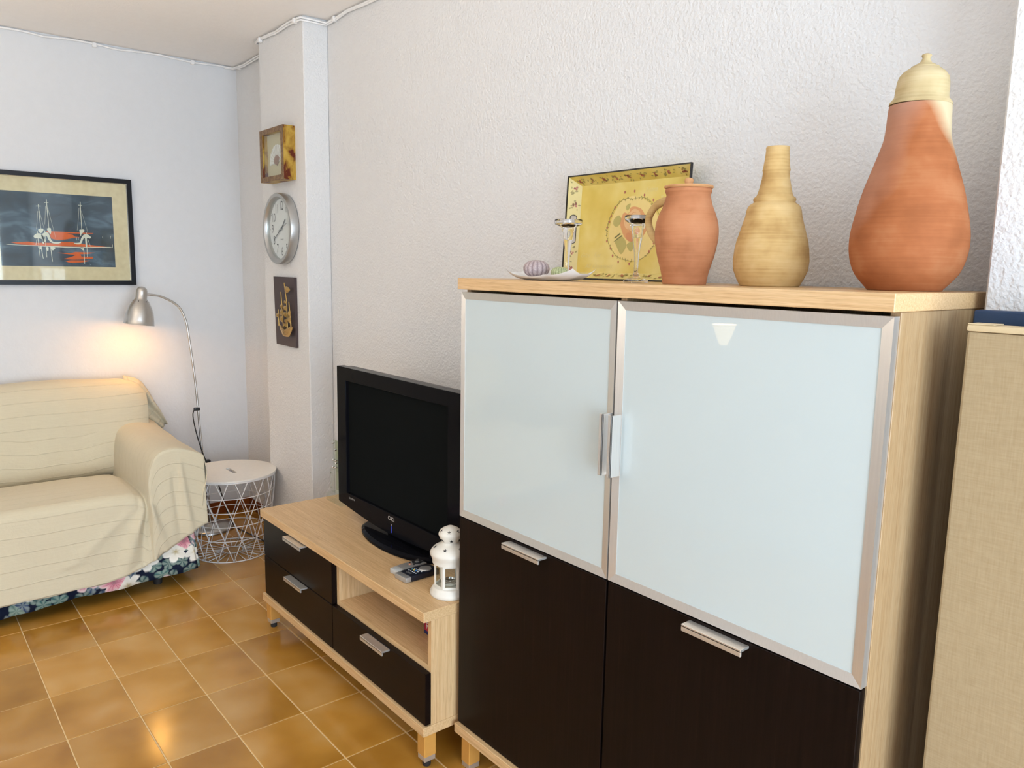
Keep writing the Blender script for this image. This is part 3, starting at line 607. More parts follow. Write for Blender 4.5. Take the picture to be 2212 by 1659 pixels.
part('lid', MB().lathe([(0, 0)]+[(r, z-1.857) for r, z in lid], (1.6122, -0.2, 1.8576), 64, Matrix.Rotation(math.radians(2.0), 4, 'Y') @ Matrix.Rotation(math.radians(-1.0), 4, 'X')), M_CREAMC, o, True, 45)
bot = [(0.0630, 1.509), (0.0644, 1.511), (0.0711, 1.5236), (0.0797, 1.5446), (0.0814, 1.5655), (0.0791, 1.5905), (0.0761, 1.6071), (0.0664, 1.6403), (0.0604, 1.6609), (0.0580, 1.675), (0.0560, 1.681), (0.0520, 1.6865), (0.0455, 1.6905), (0.0435, 1.693), (0.0455, 1.697), (0.0443, 1.7015), (0.040, 1.7045), (0.0370, 1.7100), (0.0338, 1.7222), (0.0296, 1.7425), (0.0280, 1.757), (0.0296, 1.7610), (0.0284, 1.7655), (0.0262, 1.7829), (0.0244, 1.803), (0.0250, 1.8065), (0.0248, 1.8095), (0.0238, 1.811), (0.0205, 1.811), (0.0200, 1.80), (0.0200, 1.70), (0, 1.69)]
pot('clay_bottle', 'pale buff clay bottle with a ringed neck between the two terracotta jars', 'bottle', 1.3215, -0.21, [(0, 0)]+prof_of(bot), M_BUFF)
jug = [(0.0490, 1.509), (0.0500, 1.5115), (0.0519, 1.5241), (0.0544, 1.5366), (0.0594, 1.5541), (0.0648, 1.574), (0.0690, 1.5939), (0.0717, 1.6113), (0.0720, 1.6311), (0.0693, 1.6508), (0.0628, 1.6704), (0.0565, 1.6851), (0.0515, 1.7022), (0.0495, 1.709), (0.0502, 1.7131), (0.0524, 1.7179), (0.0527, 1.7228), (0.0515, 1.7255)]
sm = crom([(r, z-1.509) for r, z in jug], 50)
o = pot('lidded_jug', 'terracotta jug with a flat lid and side handle, in front of the yellow tray', 'jug', 1.1556, -0.3, [(0, 0)]+[(p[0], p[1]) for p in sm]+[(0.046, 0.2165), (0.044, 0.2), (0.05, 0.1), (0, 0.1)], M_TERRA2)
part('lid', MB().lathe([(0, 0), (0.0535, 0.0), (0.0560, 0.003), (0.0545, 0.0062), (0.030, 0.0085), (0.0092, 0.0098), (0.0090, 0.0125), (0.0105, 0.0165), (0.0098, 0.0205), (0.0065, 0.0238), (0, 0.0253)], (1.1556, -0.3, 1.7262), 48), M_BUFFR, o, True, 45)
hp = crom([(1.1000, -0.3, 1.7035), (1.078, -0.3, 1.6995), (1.058, -0.3, 1.690), (1.0425, -0.3, 1.670), (1.0405, -0.3, 1.651), (1.0495, -0.3, 1.631), (1.066, -0.3, 1.613), (1.0850, -0.3, 1.603)], 26)
part('handle', MB().tube(hp, [0.0085]*8+[0.0078]*10+[0.0085]*8, 14, flat=1.15), M_BUFF, o, True)

# glass candle holders
M_TEA = plain('tealight_tin', (0.72, 0.73, 0.75, 1), 0.35, 0.35)
def candle(label, x, y, prof):
    o = thing('candle_holder', (x, y, ZT), label, 'candle holder', 'glass candle holders on the cabinet')
    part('stem', MB().lathe(prof, (x, y, Z0), 40), M_GLASS, o, True, 50)
    part('tealight', MB().lathe([(0, 0.1535), (0.0185, 0.1535), (0.0190, 0.1655), (0.0178, 0.1655), (0.0175, 0.163), (0, 0.163)], (x, y, Z0), 28), M_TEA, o, True, 50)
    return o
def cprof(rt, rs, rb, ht, ri):
    # hexagonal-looking foot, slim stem, socket, broad dish with a well
    return [(0, 0), (rb, 0), (rb, 0.0055), (rb*0.85, 0.008), (0.013, 0.012), (0.0075, 0.018), (0.0052, 0.026), (0.0052, 0.045), (0.0064, 0.073), (0.0098, 0.094), (0.0120, 0.108), (0.0140, 0.120), (0.0144, 0.130), (0.0185, 0.140), (0.0192, 0.1440), (0.0245, 0.1480), (rt-0.002, 0.1535), (rt, 0.158), (rt, ht-0.003), (rt-0.0015, ht), (rt-0.003, ht-0.002), (rt-0.004, 0.1575), (0.0165, 0.1520), (0.0125, 0.150), (0.0115, 0.125), (0.0085, 0.112), (0, 0.110)]
candle('clear glass candle holder right in front of the yellow tray, beside the jug handle', 0.9735, -0.263, cprof(0.0335, 0, 0.0315, 0.166, 0))
candle('clear glass candle holder standing behind the white dish', 0.7021, -0.245, cprof(0.0393, 0, 0.0315, 0.167, 0))

# white dish with two sea urchin shells
dx, dy = 0.784, -0.390
ND = 40; NE = 16; top = []
def dish_z(u, v):
    e = abs(u)**4.5; f = max(0.0, abs(v)-0.45)/0.55
    z = 0.0165*e + 0.0095*f**1.5*(1-0.3*math.cos(u*3.2+0.4))
    return z + (0.0035*math.exp(-((u-0.31)/0.14)**2))*f
P0 = []; P1 = []
for i in range(ND+1):
    u = -1+2*i/ND; r0, r1 = [], []
    for j in range(NE+1):
        v = -1+2*j/NE; hw = 0.052*(1-0.22*abs(u)**2.2) ; x = dx+0.137*u*(1-0.03*abs(v)**3); yv = dy+hw*v; z = dish_z(u, v)
        r0.append((x, yv, Z0+0.0034+z)); r1.append((x*1.0-0.0035*u, yv-0.003*v, Z0+z*0.94+0.0001))
    P0.append(r0); P1.append(r1)
mb = MB(); mb.grid(P0); mb.grid([row[::-1] for row in P1])
for a, b in zip(P0, P0[1:]): pass
edge0 = [P0[i][0] for i in range(ND+1)]+[P0[ND][j] for j in range(1, NE+1)]+[P0[i][NE] for i in range(ND-1, -1, -1)]+[P0[0][j] for j in range(NE-1, 0, -1)]
edge1 = [P1[i][0] for i in range(ND+1)]+[P1[ND][j] for j in range(1, NE+1)]+[P1[i][NE] for i in range(ND-1, -1, -1)]+[P1[0][j] for j in range(NE-1, 0, -1)]
mb.grid([edge0+[edge0[0]], edge1+[edge1[0]]])
bmesh.ops.remove_doubles(mb.b, verts=mb.b.verts[:], dist=1e-5); bmesh.ops.recalc_face_normals(mb.b, faces=mb.b.faces[:])
M_PORC = plain('white_porcelain', rgb(240, 240, 240), 0.15)
tag(part('serving_dish', mb, M_PORC, None, True, 60), 'white wavy porcelain dish at the left end of the cabinet top', 'dish')
def urchin(name, label, x, y, r, h, mat, ribs):
    g = bmesh.new(); nt, npz = ribs*4, 20; rows = []
    for i in range(npz+1):
        ph = PI*i/npz; row = []
        for k in range(nt):
            th = 2*PI*k/nt; c_ = math.cos(ribs*th); rr = r*math.sin(ph)**0.8*(1-0.035*(1-c_)) if 0 < i < npz else 0.004
            zz = h/2*(1-math.copysign(abs(math.cos(ph))**1.0, math.cos(ph)))
            row.append(g.verts.new((x+rr*math.cos(th), y+rr*math.sin(th), Z0+0.0072+zz)))
        rows.append(row)
    for A_, B_ in zip(rows, rows[1:]):
        for k in range(nt): g.faces.new([A_[k], A_[(k+1) % nt], B_[(k+1) % nt], B_[k]])
    g.faces.new(rows[0][::-1]); g.faces.new(rows[-1]); bmesh.ops.recalc_face_normals(g, faces=g.faces[:]); mb = MB(); mb._add(g)
    tag(part(name, mb, mat, None, True), label, 'shell', 'sea urchin shells on the white dish')
def urchin_mat(name, a, b, ribs):
    m = NT(name); tc = m.new('ShaderNodeTexCoord'); sx = m.new('ShaderNodeSeparateXYZ', inp={0: tc.outputs['Object']})
    th = m.math('ARCTAN2', sx.outputs[1], sx.outputs[0]); w = m.math('COSINE', m.math('MULTIPLY', th, float(ribs)))
    vz = m.new('ShaderNodeTexVoronoi', inp={'Scale': 260.0}); m.link(tc.outputs['Object'], vz.inputs[0])
    c_ = m.mix(m.math('POWER', m.math('MULTIPLY_ADD', w, 0.5, 0.5), 0.3), a, b); c_ = m.mix(m.math('MULTIPLY', vz.outputs[0], 0.6), c_, tuple(v*0.7 for v in a[:3])+(1,))
    m.set(color=c_, rough=0.7); m.bump(vz.outputs[0], 0.5, 0.001); return m.m
urchin('sea_urchin_shell', 'larger mauve sea urchin shell on the left of the white dish', 0.733, -0.388, 0.0357, 0.0455, urchin_mat('mauve_shell', rgb(128, 108, 112), rgb(206, 188, 186), 15), 15)
urchin('sea_urchin_shell', 'smaller green sea urchin shell on the right of the white dish', 0.816, -0.380, 0.0235, 0.0285, urchin_mat('green_shell', rgb(132, 140, 96), rgb(200, 206, 160), 18), 18)

# ------------------------------------------------------------------ painted tray leaning on the wall
tr = thing('painted_tray', (0.733, -0.055, ZT), 'yellow rectangular tray painted with a rose wreath, leaning on the wall behind the jug', 'tray')
YL, YFL = -0.070, -0.036
OX0, OX1, OZ0, OZ1 = 0.4975, 0.9672, 1.5096, 1.8250; IX0, IX1, IZ0, IZ1 = 0.5240, 0.9385, 1.5320, 1.7975
m = NT('yellow_tole_paint'); n = m.noise(m.coord('Object'), 7, 3)
m.set(color=m.ramp(n, [(0.35, rgb(216, 188, 84)), (0.5, rgb(228, 204, 110)), (0.68, rgb(238, 220, 144))]), rough=0.3); M_YEL = m.m
M_YELL = plain('pale_yellow_paint', rgb(232, 214, 140), 0.3)
part('floor_panel', MB().box(IX0, IX1, YFL, YFL+0.003, IZ0, IZ1), M_YEL, tr)
def wall4(name, a, b, c_, d_, n_, mat): part(name, MB().prism([a, b, c_, d_], Vector(n_).normalized()*0.003), mat, tr)
wall4('rim_top', (IX0, YFL, IZ1), (IX1, YFL, IZ1), (OX1, YL, OZ1-0.003), (OX0, YL, OZ1-0.003), (0, 0.3, 1), M_YEL)
wall4('rim_bottom', (IX0, YFL, IZ0), (IX1, YFL, IZ0), (OX1, YL, OZ0+0.003), (OX0, YL, OZ0+0.003), (0, 0.3, -0.6), M_YELL)
def rim_side(x_in, x_out, sgn):
    """side wall with a rounded grip slot cut through"""
    g = bmesh.new()
    def P(s, t):   # s 0..1 from floor edge to lip, t = z
        zz = t; return (x_in+(x_out-x_in)*s, YFL+(YL-YFL)*s, zz)
    out = [P(0, IZ0), P(1, OZ0+0.003), P(1, OZ1-0.003), P(0, IZ1)]
    slot = []; zc0, zc1 = 1.629, 1.700
    for k in range(9): a = PI*k/8; slot.append(P(0.50+0.24*math.cos(a), zc1+0.0085*math.sin(a)))
    for k in range(9): a = PI+PI*k/8; slot.append(P(0.50+0.24*math.cos(a), zc0+0.0085*math.sin(a)))
    es = []
    for pts in (out, slot):
        vs = [g.verts.new(p) for p in pts]; es += [g.edges.new((vs[i], vs[(i+1) % len(vs)])) for i in range(len(vs))]
    bmesh.ops.triangle_fill(g, use_beauty=True, edges=es)
    nn = Vector((sgn*1.0, 0.75, 0)).normalized()*0.003
    r = bmesh.ops.extrude_face_region(g, geom=g.faces[:]); bmesh.ops.translate(g, verts=[v for v in r['geom'] if isinstance(v, bmesh.types.BMVert)], vec=nn)
    bmesh.ops.recalc_face_normals(g, faces=g.faces[:]); mb = MB(); mb._add(g); s_ = part('rim_side', mb, M_YELL, tr)
    lo = [Vector(p)-nn*0.05 for p in slot]
    part('grip_edging', MB().tube(lo, 0.0012, 6, True), M_BLACKP, s_)
rim_side(IX0, OX0, -1); rim_side(IX1, OX1, 1)
mb = MB()
for a, b, c_, d_ in ((OX0-0.003, OX1+0.003, OZ1-0.003, OZ1+0.0005), (OX0-0.003, OX1+0.003, OZ0-0.0003, OZ0+0.003), (OX0-0.003, OX0, OZ0+0.003, OZ1-0.003), (OX1, OX1+0.003, OZ0+0.003, OZ1-0.003)):
    mb.box(a, b, YL-0.004, YL+0.004, c_, d_)
part('black_edging', mb, M_BLACKP, tr)
def decal(name, polys, y, mat, parent, th=0.0003):
    mb = MB()
    for pl in polys: mb.prism([(x, y, z) for x, z in pl], (0, -th, 0))
    return part(name, mb, mat, parent)
def smooth2(pts, n=4):
    Q = [Vector((x, z, 0)) for x, z in pts]; m_ = len(Q); out = []
    for i in range(m_):
        a, b, c_, d_ = Q[i-1], Q[i], Q[(i+1) % m_], Q[(i+2) % m_]
        for k in range(n):
            u = k/n; p = 0.5*((2*b)+(c_-a)*u+(2*a-5*b+4*c_-d_)*u*u+(3*b-a-3*c_+d_)*u**3); out.append((p.x, p.y))
    return out
def fm(name, c, r=0.35): return plain(name, c, r)
M_PATCH, M_RO1, M_RO2, M_RO3 = fm('cream_patch', rgb(240, 216, 140)), fm('rose_peach', rgb(226, 164, 108)), fm('rose_pale', rgb(238, 194, 140)), fm('rose_deep', rgb(216, 148, 98))
M_LF1, M_LF2, M_BUDR, M_VINE = fm('leaf_olive', rgb(190, 178, 104)), fm('leaf_dark', rgb(124, 122, 72)), fm('bud_red', rgb(188, 110, 88)), fm('vine_olive', rgb(172, 156, 90))
decal('painted_patch', [smooth2(TR_PATCH)], YFL-0.0001, M_PATCH, tr)
decal('painted_rose', [smooth2(TR_ROSE[0])], YFL-0.0005, M_RO1, tr)
decal('painted_petal', [smooth2(p) for p in TR_ROSE[1:3]], YFL-0.0009, M_RO2, tr)
decal('painted_petal', [smooth2(p) for p in TR_ROSE[3:]], YFL-0.0009, M_RO3, tr)
rc = Vector((sum(p[0] for p in TR_ROSE[0])/len(TR_ROSE[0]), sum(p[1] for p in TR_ROSE[0])/len(TR_ROSE[0])))
arcs = []
for k in range(11):
    a = k*2.4; rr = 0.004+0.0026*k; cx, cz = rc.x+0.25*rr*math.cos(a), rc.y+0.004+0.3*rr*math.sin(a)
    o_ = [(cx+rr*math.cos(a+t*0.18), cz+rr*1.1*math.sin(a+t*0.18)) for t in range(-4, 5)]; i_ = [(cx+(rr-0.0014*(1-abs(t)/5))*math.cos(a+t*0.18), cz+(rr-0.0014*(1-abs(t)/5))*1.1*math.sin(a+t*0.18)) for t in range(4, -5, -1)]
    arcs.append(o_+[p for p in i_[1:-1]])
decal('painted_petal_line', arcs, YFL-0.0013, M_RO3, tr)
for p in TR_LEAF[:4]: decal('painted_leaf', [smooth2(p)], YFL-0.0005, M_LF1, tr)
for p in TR_LEAF[4:]: decal('painted_stem', [p], YFL-0.0007, M_LF2, tr)
def blob(x, z, r, n=7, st=1.0, a0=0.0): return [(x+r*math.cos(a0+2*PI*k/n), z+st*r*math.sin(a0+2*PI*k/n)) for k in range(n)]
def leafp(x, z, L, a, w=0.35):
    ca, sa = math.cos(a), math.sin(a); pts = [(0, 0), (0.3, w*0.5), (0.65, w*0.42), (1, 0), (0.65, -w*0.42), (0.3, -w*0.5)]
    return [(x+L*(u*ca-v*sa), z+L*(u*sa+v*ca)) for u, v in pts]
rs = random.Random(3)
decal('painted_bud', [blob(x, z, 0.0030, 6, 1.5, rs.random()) for x, z in TR_BUD], YFL-0.0009, M_BUDR, tr)
vp = smooth2(TR_VINE, 6); mb = MB()
ring = [(x, YFL-0.0008, z) for x, z in vp]; mb.tube(ring, 0.0005, 5, True)
part('painted_vine', mb, M_VINE, tr)
lv = []
for i, (x, z) in enumerate(vp[::2]):
    for s_ in (1, -1): lv.append(leafp(x, z, rs.uniform(0.004, 0.008), rs.uniform(0, 2*PI), 0.36))
decal('painted_vine_leaf', lv, YFL-0.0006, M_VINE, tr)
# border sprigs on the sloping rim
def rimP(side):
    if side == 't': return lambda a, s: (OX0+(OX1-OX0)*a, YFL+(YL-YFL)*s-0.0006, IZ1+(OZ1-0.003-IZ1)*s-0.0006)
    if side == 'b': return lambda a, s: (OX0+(OX1-OX0)*a, YFL+(YL-YFL)*s-0.0006, IZ0+(OZ0+0.003-IZ0)*s+0.0012)
    return lambda a, s: (IX0+(OX0-IX0)*s+0.0006, YFL+(YL-YFL)*s-0.0006, OZ0+(OZ1-OZ0)*a)
def sprigs(side, n, L):
    R = rimP(side); fl, lf = MB(), MB()
    for k in range(n):
        a = (k+0.7)/(n+0.4); s = 0.5
        if side == 'l' and 0.33 < a < 0.65: continue
        red = k % 3 == 0 or side != 'l'
        for q in range(7 if k % 2 == 0 else 4):
            aa, ss = a+rs.uniform(-.012, .012)*0.47/L, s+rs.uniform(-.16, .16); r = rs.uniform(0.0022, 0.0040)
            fl.prism([R(aa+dx_/L, ss+dz_/0.044) for dx_, dz_ in blob(0, 0, r, 6, 1, rs.random()*6)], (0, -0.0002, 0))
        for q in range(9):
            aa, ss = a+rs.uniform(-.045, .045)*0.47/L, s+rs.uniform(-.28, .28)
            lf.prism([R(aa+dx_/L, ss+dz_/0.044) for dx_, dz_ in leafp(0, 0, rs.uniform(0.006, 0.012), rs.uniform(0, 6.28), 0.45)], (0, -0.0002, 0))
    part('border_flower', fl, M_BUDR, tr); part('border_leaf', lf, M_VINE, tr)
sprigs('t', 9, 0.47); sprigs('b', 9, 0.47); sprigs('l', 6, 0.315)
M_SCR = fm('pale_script', rgb(232, 214, 142))
for body, x, z in (('Gifts', 0.5560, 1.5840), ('For', 0.6080, 1.5845), ('All', 0.5700, 1.5510), ('Occasions', 0.6320, 1.5510), ('From', 0.8060, 1.7700), ('To', 0.8480, 1.7420)):
    text('script_lettering', body, 0.021, M_SCR, tr, (x, YFL-0.0002, z), (1, 0, 0), (0, 0, 1), 0.0003, 0.95, 'CENTER', 0.5)
tr.rotation_euler = (math.radians(-3.0), 0, 0); tr.location.y += 0.0; tr.location.z = ZT+0.0005

# ------------------------------------------------------------------ framed print on the left wall
pf = thing('framed_print', (XL, -0.975, 1.41), 'black framed night harbour print with three white ships, above the sofa', 'picture')
FX = XL+0.0005
PY0, PY1, PZ0, PZ1 = -1.338, -0.6105, 1.4125, 1.985
fw = 0.0235
def frame_rails(name, parent, mat, y0, y1, z0, z1, w, x0, x1, xin):
    O = [(y0, z0), (y1, z0), (y1, z1), (y0, z1)]; I = [(y0+w, z0+w), (y1-w, z0+w), (y1-w, z1-w), (y0+w, z1-w)]
    for k in range(4):
        a, b, c_, d_ = O[k], O[(k+1) % 4], I[(k+1) % 4], I[k]; mb = MB()
        vs = [(x1, a[0], a[1]), (x1, b[0], b[1]), (xin, c_[0], c_[1]), (xin, d_[0], d_[1]), (x0, a[0], a[1]), (x0, b[0], b[1]), (x0, c_[0], c_[1]), (x0, d_[0], d_[1])]
        mb.verts_faces(vs, [(0, 1, 2, 3), (7, 6, 5, 4), (0, 4, 5, 1), (3, 2, 6, 7), (1, 5, 6, 2), (0, 3, 7, 4)]); bmesh.ops.recalc_face_normals(mb.b, faces=mb.b.faces[:])
        part(name, mb, mat, parent)
M_BFRAME = plain('black_lacquered_wood', (0.010, 0.011, 0.014, 1), 0.3, spec=0.2)
frame_rails('frame_rail', pf, M_BFRAME, PY0, PY1, PZ0, PZ1, fw, FX, FX+0.024, FX+0.0238)
frame_rails('inner_bead', pf, M_CHROME, PY0+fw, PY1-fw, PZ0+fw, PZ1-fw, 0.003, FX, FX+0.0185, FX+0.0145)
m = NT('beige_mount'); n = m.noise(m.coord('Object'), 30, 4); m.set(color=m.ramp(n, [(0.3, rgb(216, 198, 162)), (0.7, rgb(228, 212, 178))]), rough=0.85); M_MOUNT = m.m
part('mount', MB().box(FX, FX+0.009, PY0+fw+0.0005, PY1-fw-0.0005, PZ0+fw+0.0005, PZ1-fw-0.0005), M_MOUNT, pf)
m = NT('night_sea_print'); n = m.noise(m.coord('Object', (1, 5, 12)), 1.6, 5, 0.6, 0.7); n2 = m.noise(m.coord('Object', (1, 2, 4)), 1.5, 2)
m.set(color=m.ramp(m.math('ADD', m.math('MULTIPLY', n, 0.6), m.math('MULTIPLY', n2, 0.4)), [(0.38, rgb(30, 44, 58)), (0.52, rgb(48, 68, 86)), (0.66, rgb(92, 114, 134))]), rough=0.5); M_SEA = m.m
AX = FX+0.0094
part('print_sheet', MB().box(FX+0.0088, AX, -1.2385, -0.7095, 1.5085, 1.8855), M_SEA, pf)
def wdecal(name, polys, x, mat, parent):
    mb = MB()
    for pl in polys: mb.prism([(x, y, z) for y, z in pl], (0.0003, 0, 0))
    return part(name, mb, mat, parent)
M_ORANGE, M_IVORY = fm('orange_ink', rgb(222, 100, 40), 0.6), fm('ivory_ink', rgb(226, 224, 208), 0.6)
wdecal('sunset_patch', ART_SUN, AX, M_ORANGE, pf)
wdecal('ship_silhouette', [smooth2(p, 2) if len(p) < 15 else p for p in ART_HULL], AX+0.0004, M_IVORY, pf)
mb = MB()
for (ay, az), (by, bz_), w in ART_LINE:
    d_ = Vector((by-ay, bz_-az)).normalized(); p_ = Vector((-d_.y, d_.x))*w/2*1.15
    mb.prism([(AX+0.0008, ay-p_.x, az-p_.y), (AX+0.0008, by-p_.x*0.7, bz_-p_.y*0.7), (AX+0.0008, by+p_.x*0.7, bz_+p_.y*0.7), (AX+0.0008, ay+p_.x, az+p_.y)], (0.0003, 0, 0))
part('mast_line', mb, M_IVORY, pf)
part('glass_pane', MB().box(FX+0.0116, FX+0.0130, PY0+fw+0.0005, PY1-fw-0.0005, PZ0+fw+0.0005, PZ1-fw-0.0005), M_THIN, pf)

# ------------------------------------------------------------------ shadow box, clock and ship plaque on the column
CY = -0.1257
sb = thing('shadow_box', (-1.4925, CY, 1.947), 'gilt and brown shadow box with a small lace fan, above the wall clock', 'picture')
m = NT('worn_bronze_paint'); n = m.noise(m.coord('Object'), 45, 5, 0.65); m.set(color=m.ramp(n, [(0.35, rgb(92, 66, 42)), (0.5, rgb(128, 98, 66)), (0.66, rgb(150, 122, 84))]), rough=0.5, metal=0.25); M_BRON = m.m
m = NT('worn_gold_leaf'); n = m.noise(m.coord('Object', (1, 1, 0.6)), 17, 4, 0.55, 0.4)
m.set(color=m.ramp(n, [(0.42, rgb(104, 42, 22)), (0.455, rgb(150, 108, 40)), (0.54, rgb(192, 156, 66)), (0.72, rgb(212, 180, 96))]), rough=0.4, metal=0.55); M_GOLD = m.m
GX0, GX1, GZ0, GZ1, GY = -1.635, -1.350, 1.947, 2.2, -0.186; w = 0.030
def rail(pts, name): 
    mb = MB(); mb.prism([(x, GY, z) for x, z in pts], (0, CY-GY, 0)); return mb
O = [(GX0, GZ0), (GX1, GZ0), (GX1, GZ1), (GX0, GZ1)]; I = [(GX0+w, GZ0+w*.8), (GX1-w, GZ0+w*.8), (GX1-w, GZ1-w*.8), (GX0+w, GZ1-w*.8)]
for k in range(4):
    fr = part('frame_rail', rail([O[k], O[(k+1) % 4], I[(k+1) % 4], I[k]], ''), M_GOLD, sb)
    a, b, c_, d_ = O[k], O[(k+1) % 4], I[(k+1) % 4], I[k]
    part('front_face', MB().prism([(x, GY-0.0001, z) for x, z in (a, b, c_, d_)], (0, -0.0015, 0)), M_BRON, fr)
M_CREAM = plain('cream_card', rgb(206, 194, 160), 0.8)
part('backing', MB().box(GX0+w-0.002, GX1-w+0.002, GY+0.026, GY+0.030, GZ0+w*.8-0.002, GZ1-w*.8+0.002), M_CREAM, sb)
fx, fz = -1.486, 2.036; FB = GY+0.0255
pts = [(fx+0.088*math.cos(a)*(1+0.02*math.cos(a*22)), FB, fz+0.088*math.sin(a)*(1+0.02*math.cos(a*22))) for a in [math.radians(15+k*3.4) for k in range(51)]]
M_LACE, M_FANW = plain('white_lace', rgb(240, 238, 236), 0.9), plain('brown_fan_sticks', rgb(150, 112, 94), 0.7)
fan = part('lace_fan', MB().prism([(fx, FB, fz)]+pts, (0, -0.0015, 0)), M_LACE, sb)
for k in range(13):
    a = math.radians(20+k*13.5); d_ = Vector((math.cos(a), 0, math.sin(a)))
    part('fan_rib', MB().tube([Vector((fx, FB-0.0022, fz))+d_*0.03, Vector((fx, FB-0.0022, fz))+d_*0.084], 0.0009, 5), plain('fan_rib', rgb(206, 196, 190), 0.8) if k == 0 else bpy.data.materials['fan_rib'], fan)
part('fan_grip', MB().prism([(fx+0.006, FB-0.0019, fz-0.014), (fx-0.012, FB-0.0019, fz-0.008)]+[(fx+0.038*math.cos(a), FB-0.0019, fz+0.038*math.sin(a)) for a in [math.radians(175-k*16) for k in range(10)]], (0, -0.001, 0)), M_FANW, fan)
part('glass_pane', MB().box(GX0+w-0.002, GX1-w+0.002, GY+0.004, GY+0.0055, GZ0+w*.8-0.002, GZ1-w*.8+0.002), M_THIN, sb)

KX, KZ, KR = -1.4945, 1.7165, 0.176
ck = thing('wall_clock', (KX, CY, KZ-KR), 'round silver rimmed wall clock with black numerals on the column', 'clock')
RX = Matrix.Rotation(PI/2, 4, 'X')
M_SRIM = plain('silver_paint', (0.52, 0.52, 0.51, 1), 0.35, 0.75)
part('rim', MB().lathe([(KR-0.026, 0.002), (KR-0.004, 0.002), (KR, 0.006), (KR, 0.040), (KR-0.003, 0.045), (KR-0.018, 0.045), (KR-0.021, 0.042), (KR-0.026, 0.016), (KR-0.026, 0.002)], (KX, CY, KZ), 72, RX), M_SRIM, ck, True, 35)
part('back_plate', MB().lathe([(0, 0.0005), (KR-0.012, 0.0005), (KR-0.012, 0.0018), (0, 0.0018)], (KX, CY, KZ), 48, RX), M_BLACKP, ck)
M_DIAL = plain('white_dial', rgb(242, 240, 242), 0.5); FY = CY-0.016
part('dial', MB().lathe([(0, 0.0122), (KR-0.0262, 0.0122), (KR-0.0262, 0.016), (0, 0.016)], (KX, CY, KZ), 64, RX), M_DIAL, ck)
M_NUM = plain('dark_numeral_print', rgb(42, 42, 46), 0.5)
for h in range(1, 13):
    a = PI/2-h*PI/6; d_ = 0.113
    text('numeral', str(h), 0.063, M_NUM, ck, (KX+d_*math.cos(a), FY-0.0002, KZ+d_*math.sin(a)), (1, 0, 0), (0, 0, 1), 0.0003, 0.70)
    a2 = a; e = Vector((math.cos(a2), 0, math.sin(a2))); s_ = Vector((-e.z, 0, e.x))*0.0011; p = Vector((KX, FY-0.0001, KZ))+e*0.141
    part('hour_mark', MB().prism([p-s_, p+s_, p+s_+e*0.006, p-s_+e*0.006], (0, -0.0003, 0)), M_NUM, ck)
text('dial_lettering', 'QUARTZ', 0.009, M_NUM, ck, (KX, FY-0.0002, KZ-0.052), (1, 0, 0), (0, 0, 1), 0.0003)
def hand(name, ang, L, tail, w, y):
    e = Vector((math.sin(math.radians(ang)), 0, math.cos(math.radians(ang)))); s_ = Vector((e.z, 0, -e.x))*w/2; o = Vector((KX, y, KZ))
    part(name, MB().prism([o-e*tail-s_, o-e*tail+s_, o+e*L+s_*0.8, o+e*L-s_*0.8], (0, -0.0008, 0)), M_NUM, ck)
hand('hour_hand', 46, 0.066, 0.014, 0.0062, FY-0.003); hand('minute_hand', 240, 0.100, 0.016, 0.0055, FY-0.005); hand('second_hand', 71, 0.082, 0.036, 0.0022, FY-0.007)
part('hub', MB().lathe([(0, 0), (0.006, 0), (0.006, 0.009), (0, 0.009)], (KX, FY, KZ), 20, RX), M_SRIM, ck)
part('glass_cover', MB().lathe([(0, 0.030), (KR-0.0245, 0.030), (KR-0.0245, 0.0315), (0, 0.0315)], (KX, CY, KZ), 48, RX), M_THIN, ck)

sp = thing('ship_plaque', (-1.495, CY, 1.128), 'dark slate plaque with a brass sailing ship in relief, below the wall clock', 'plaque')
M_SLATE = plain('dark_slate', rgb(72, 58, 58), 0.55); M_BRASS = plain('antique_brass', rgb(186, 152, 92), 0.32, 0.8)
part('board', MB().prism([(-1.624, CY-0.0003, 1.4775), (-1.367, CY-0.0003, 1.4765), (-1.364, CY-0.0003, 1.1265), (-1.605, CY-0.0003, 1.1290)], (0, -0.0135, 0)), M_SLATE, sp)
SYB = CY-0.036
for k, v in SHIP.items():
    nm = {'h': 'hull', 'f': 'pennant', 's': 'sail'}[k[0]]
    cx = sum(p[0] for p in v)/len(v); cz = sum(p[1] for p in v)/len(v)
    g = bmesh.new()
    pl = smooth2(v, 3) if nm != 'sail' else v
    bulge = 0.010 if nm != 'hull' else 0.007
    ctr = g.verts.new((cx, SYB-bulge, cz)); ring = [g.verts.new((x, SYB, z)) for x, z in pl]; bk = [g.verts.new((x, SYB+0.002, z)) for x, z in pl]; cb = g.verts.new((cx, SYB-bulge+0.003, cz))
    nn = len(ring)
    for i in range(nn):
        j = (i+1) % nn; g.faces.new([ctr, ring[i], ring[j]]); g.faces.new([cb, bk[j], bk[i]]); g.faces.new([ring[i], bk[i], bk[j], ring[j]])
    bmesh.ops.recalc_face_normals(g, faces=g.faces[:]); mb = MB(); mb._add(g); part(nm, mb, M_BRASS, sp)
for (ax, az), (bx_, bz_) in MAST:
    part('mast', MB().tube([(ax, SYB+0.003, az), (bx_, SYB+0.003, bz_)], [0.0028, 0.0036], 8), M_BRASS, sp, True, 60)
hx = [p[0] for p in SHIP['hull']]; hz = [p[1] for p in SHIP['hull']]
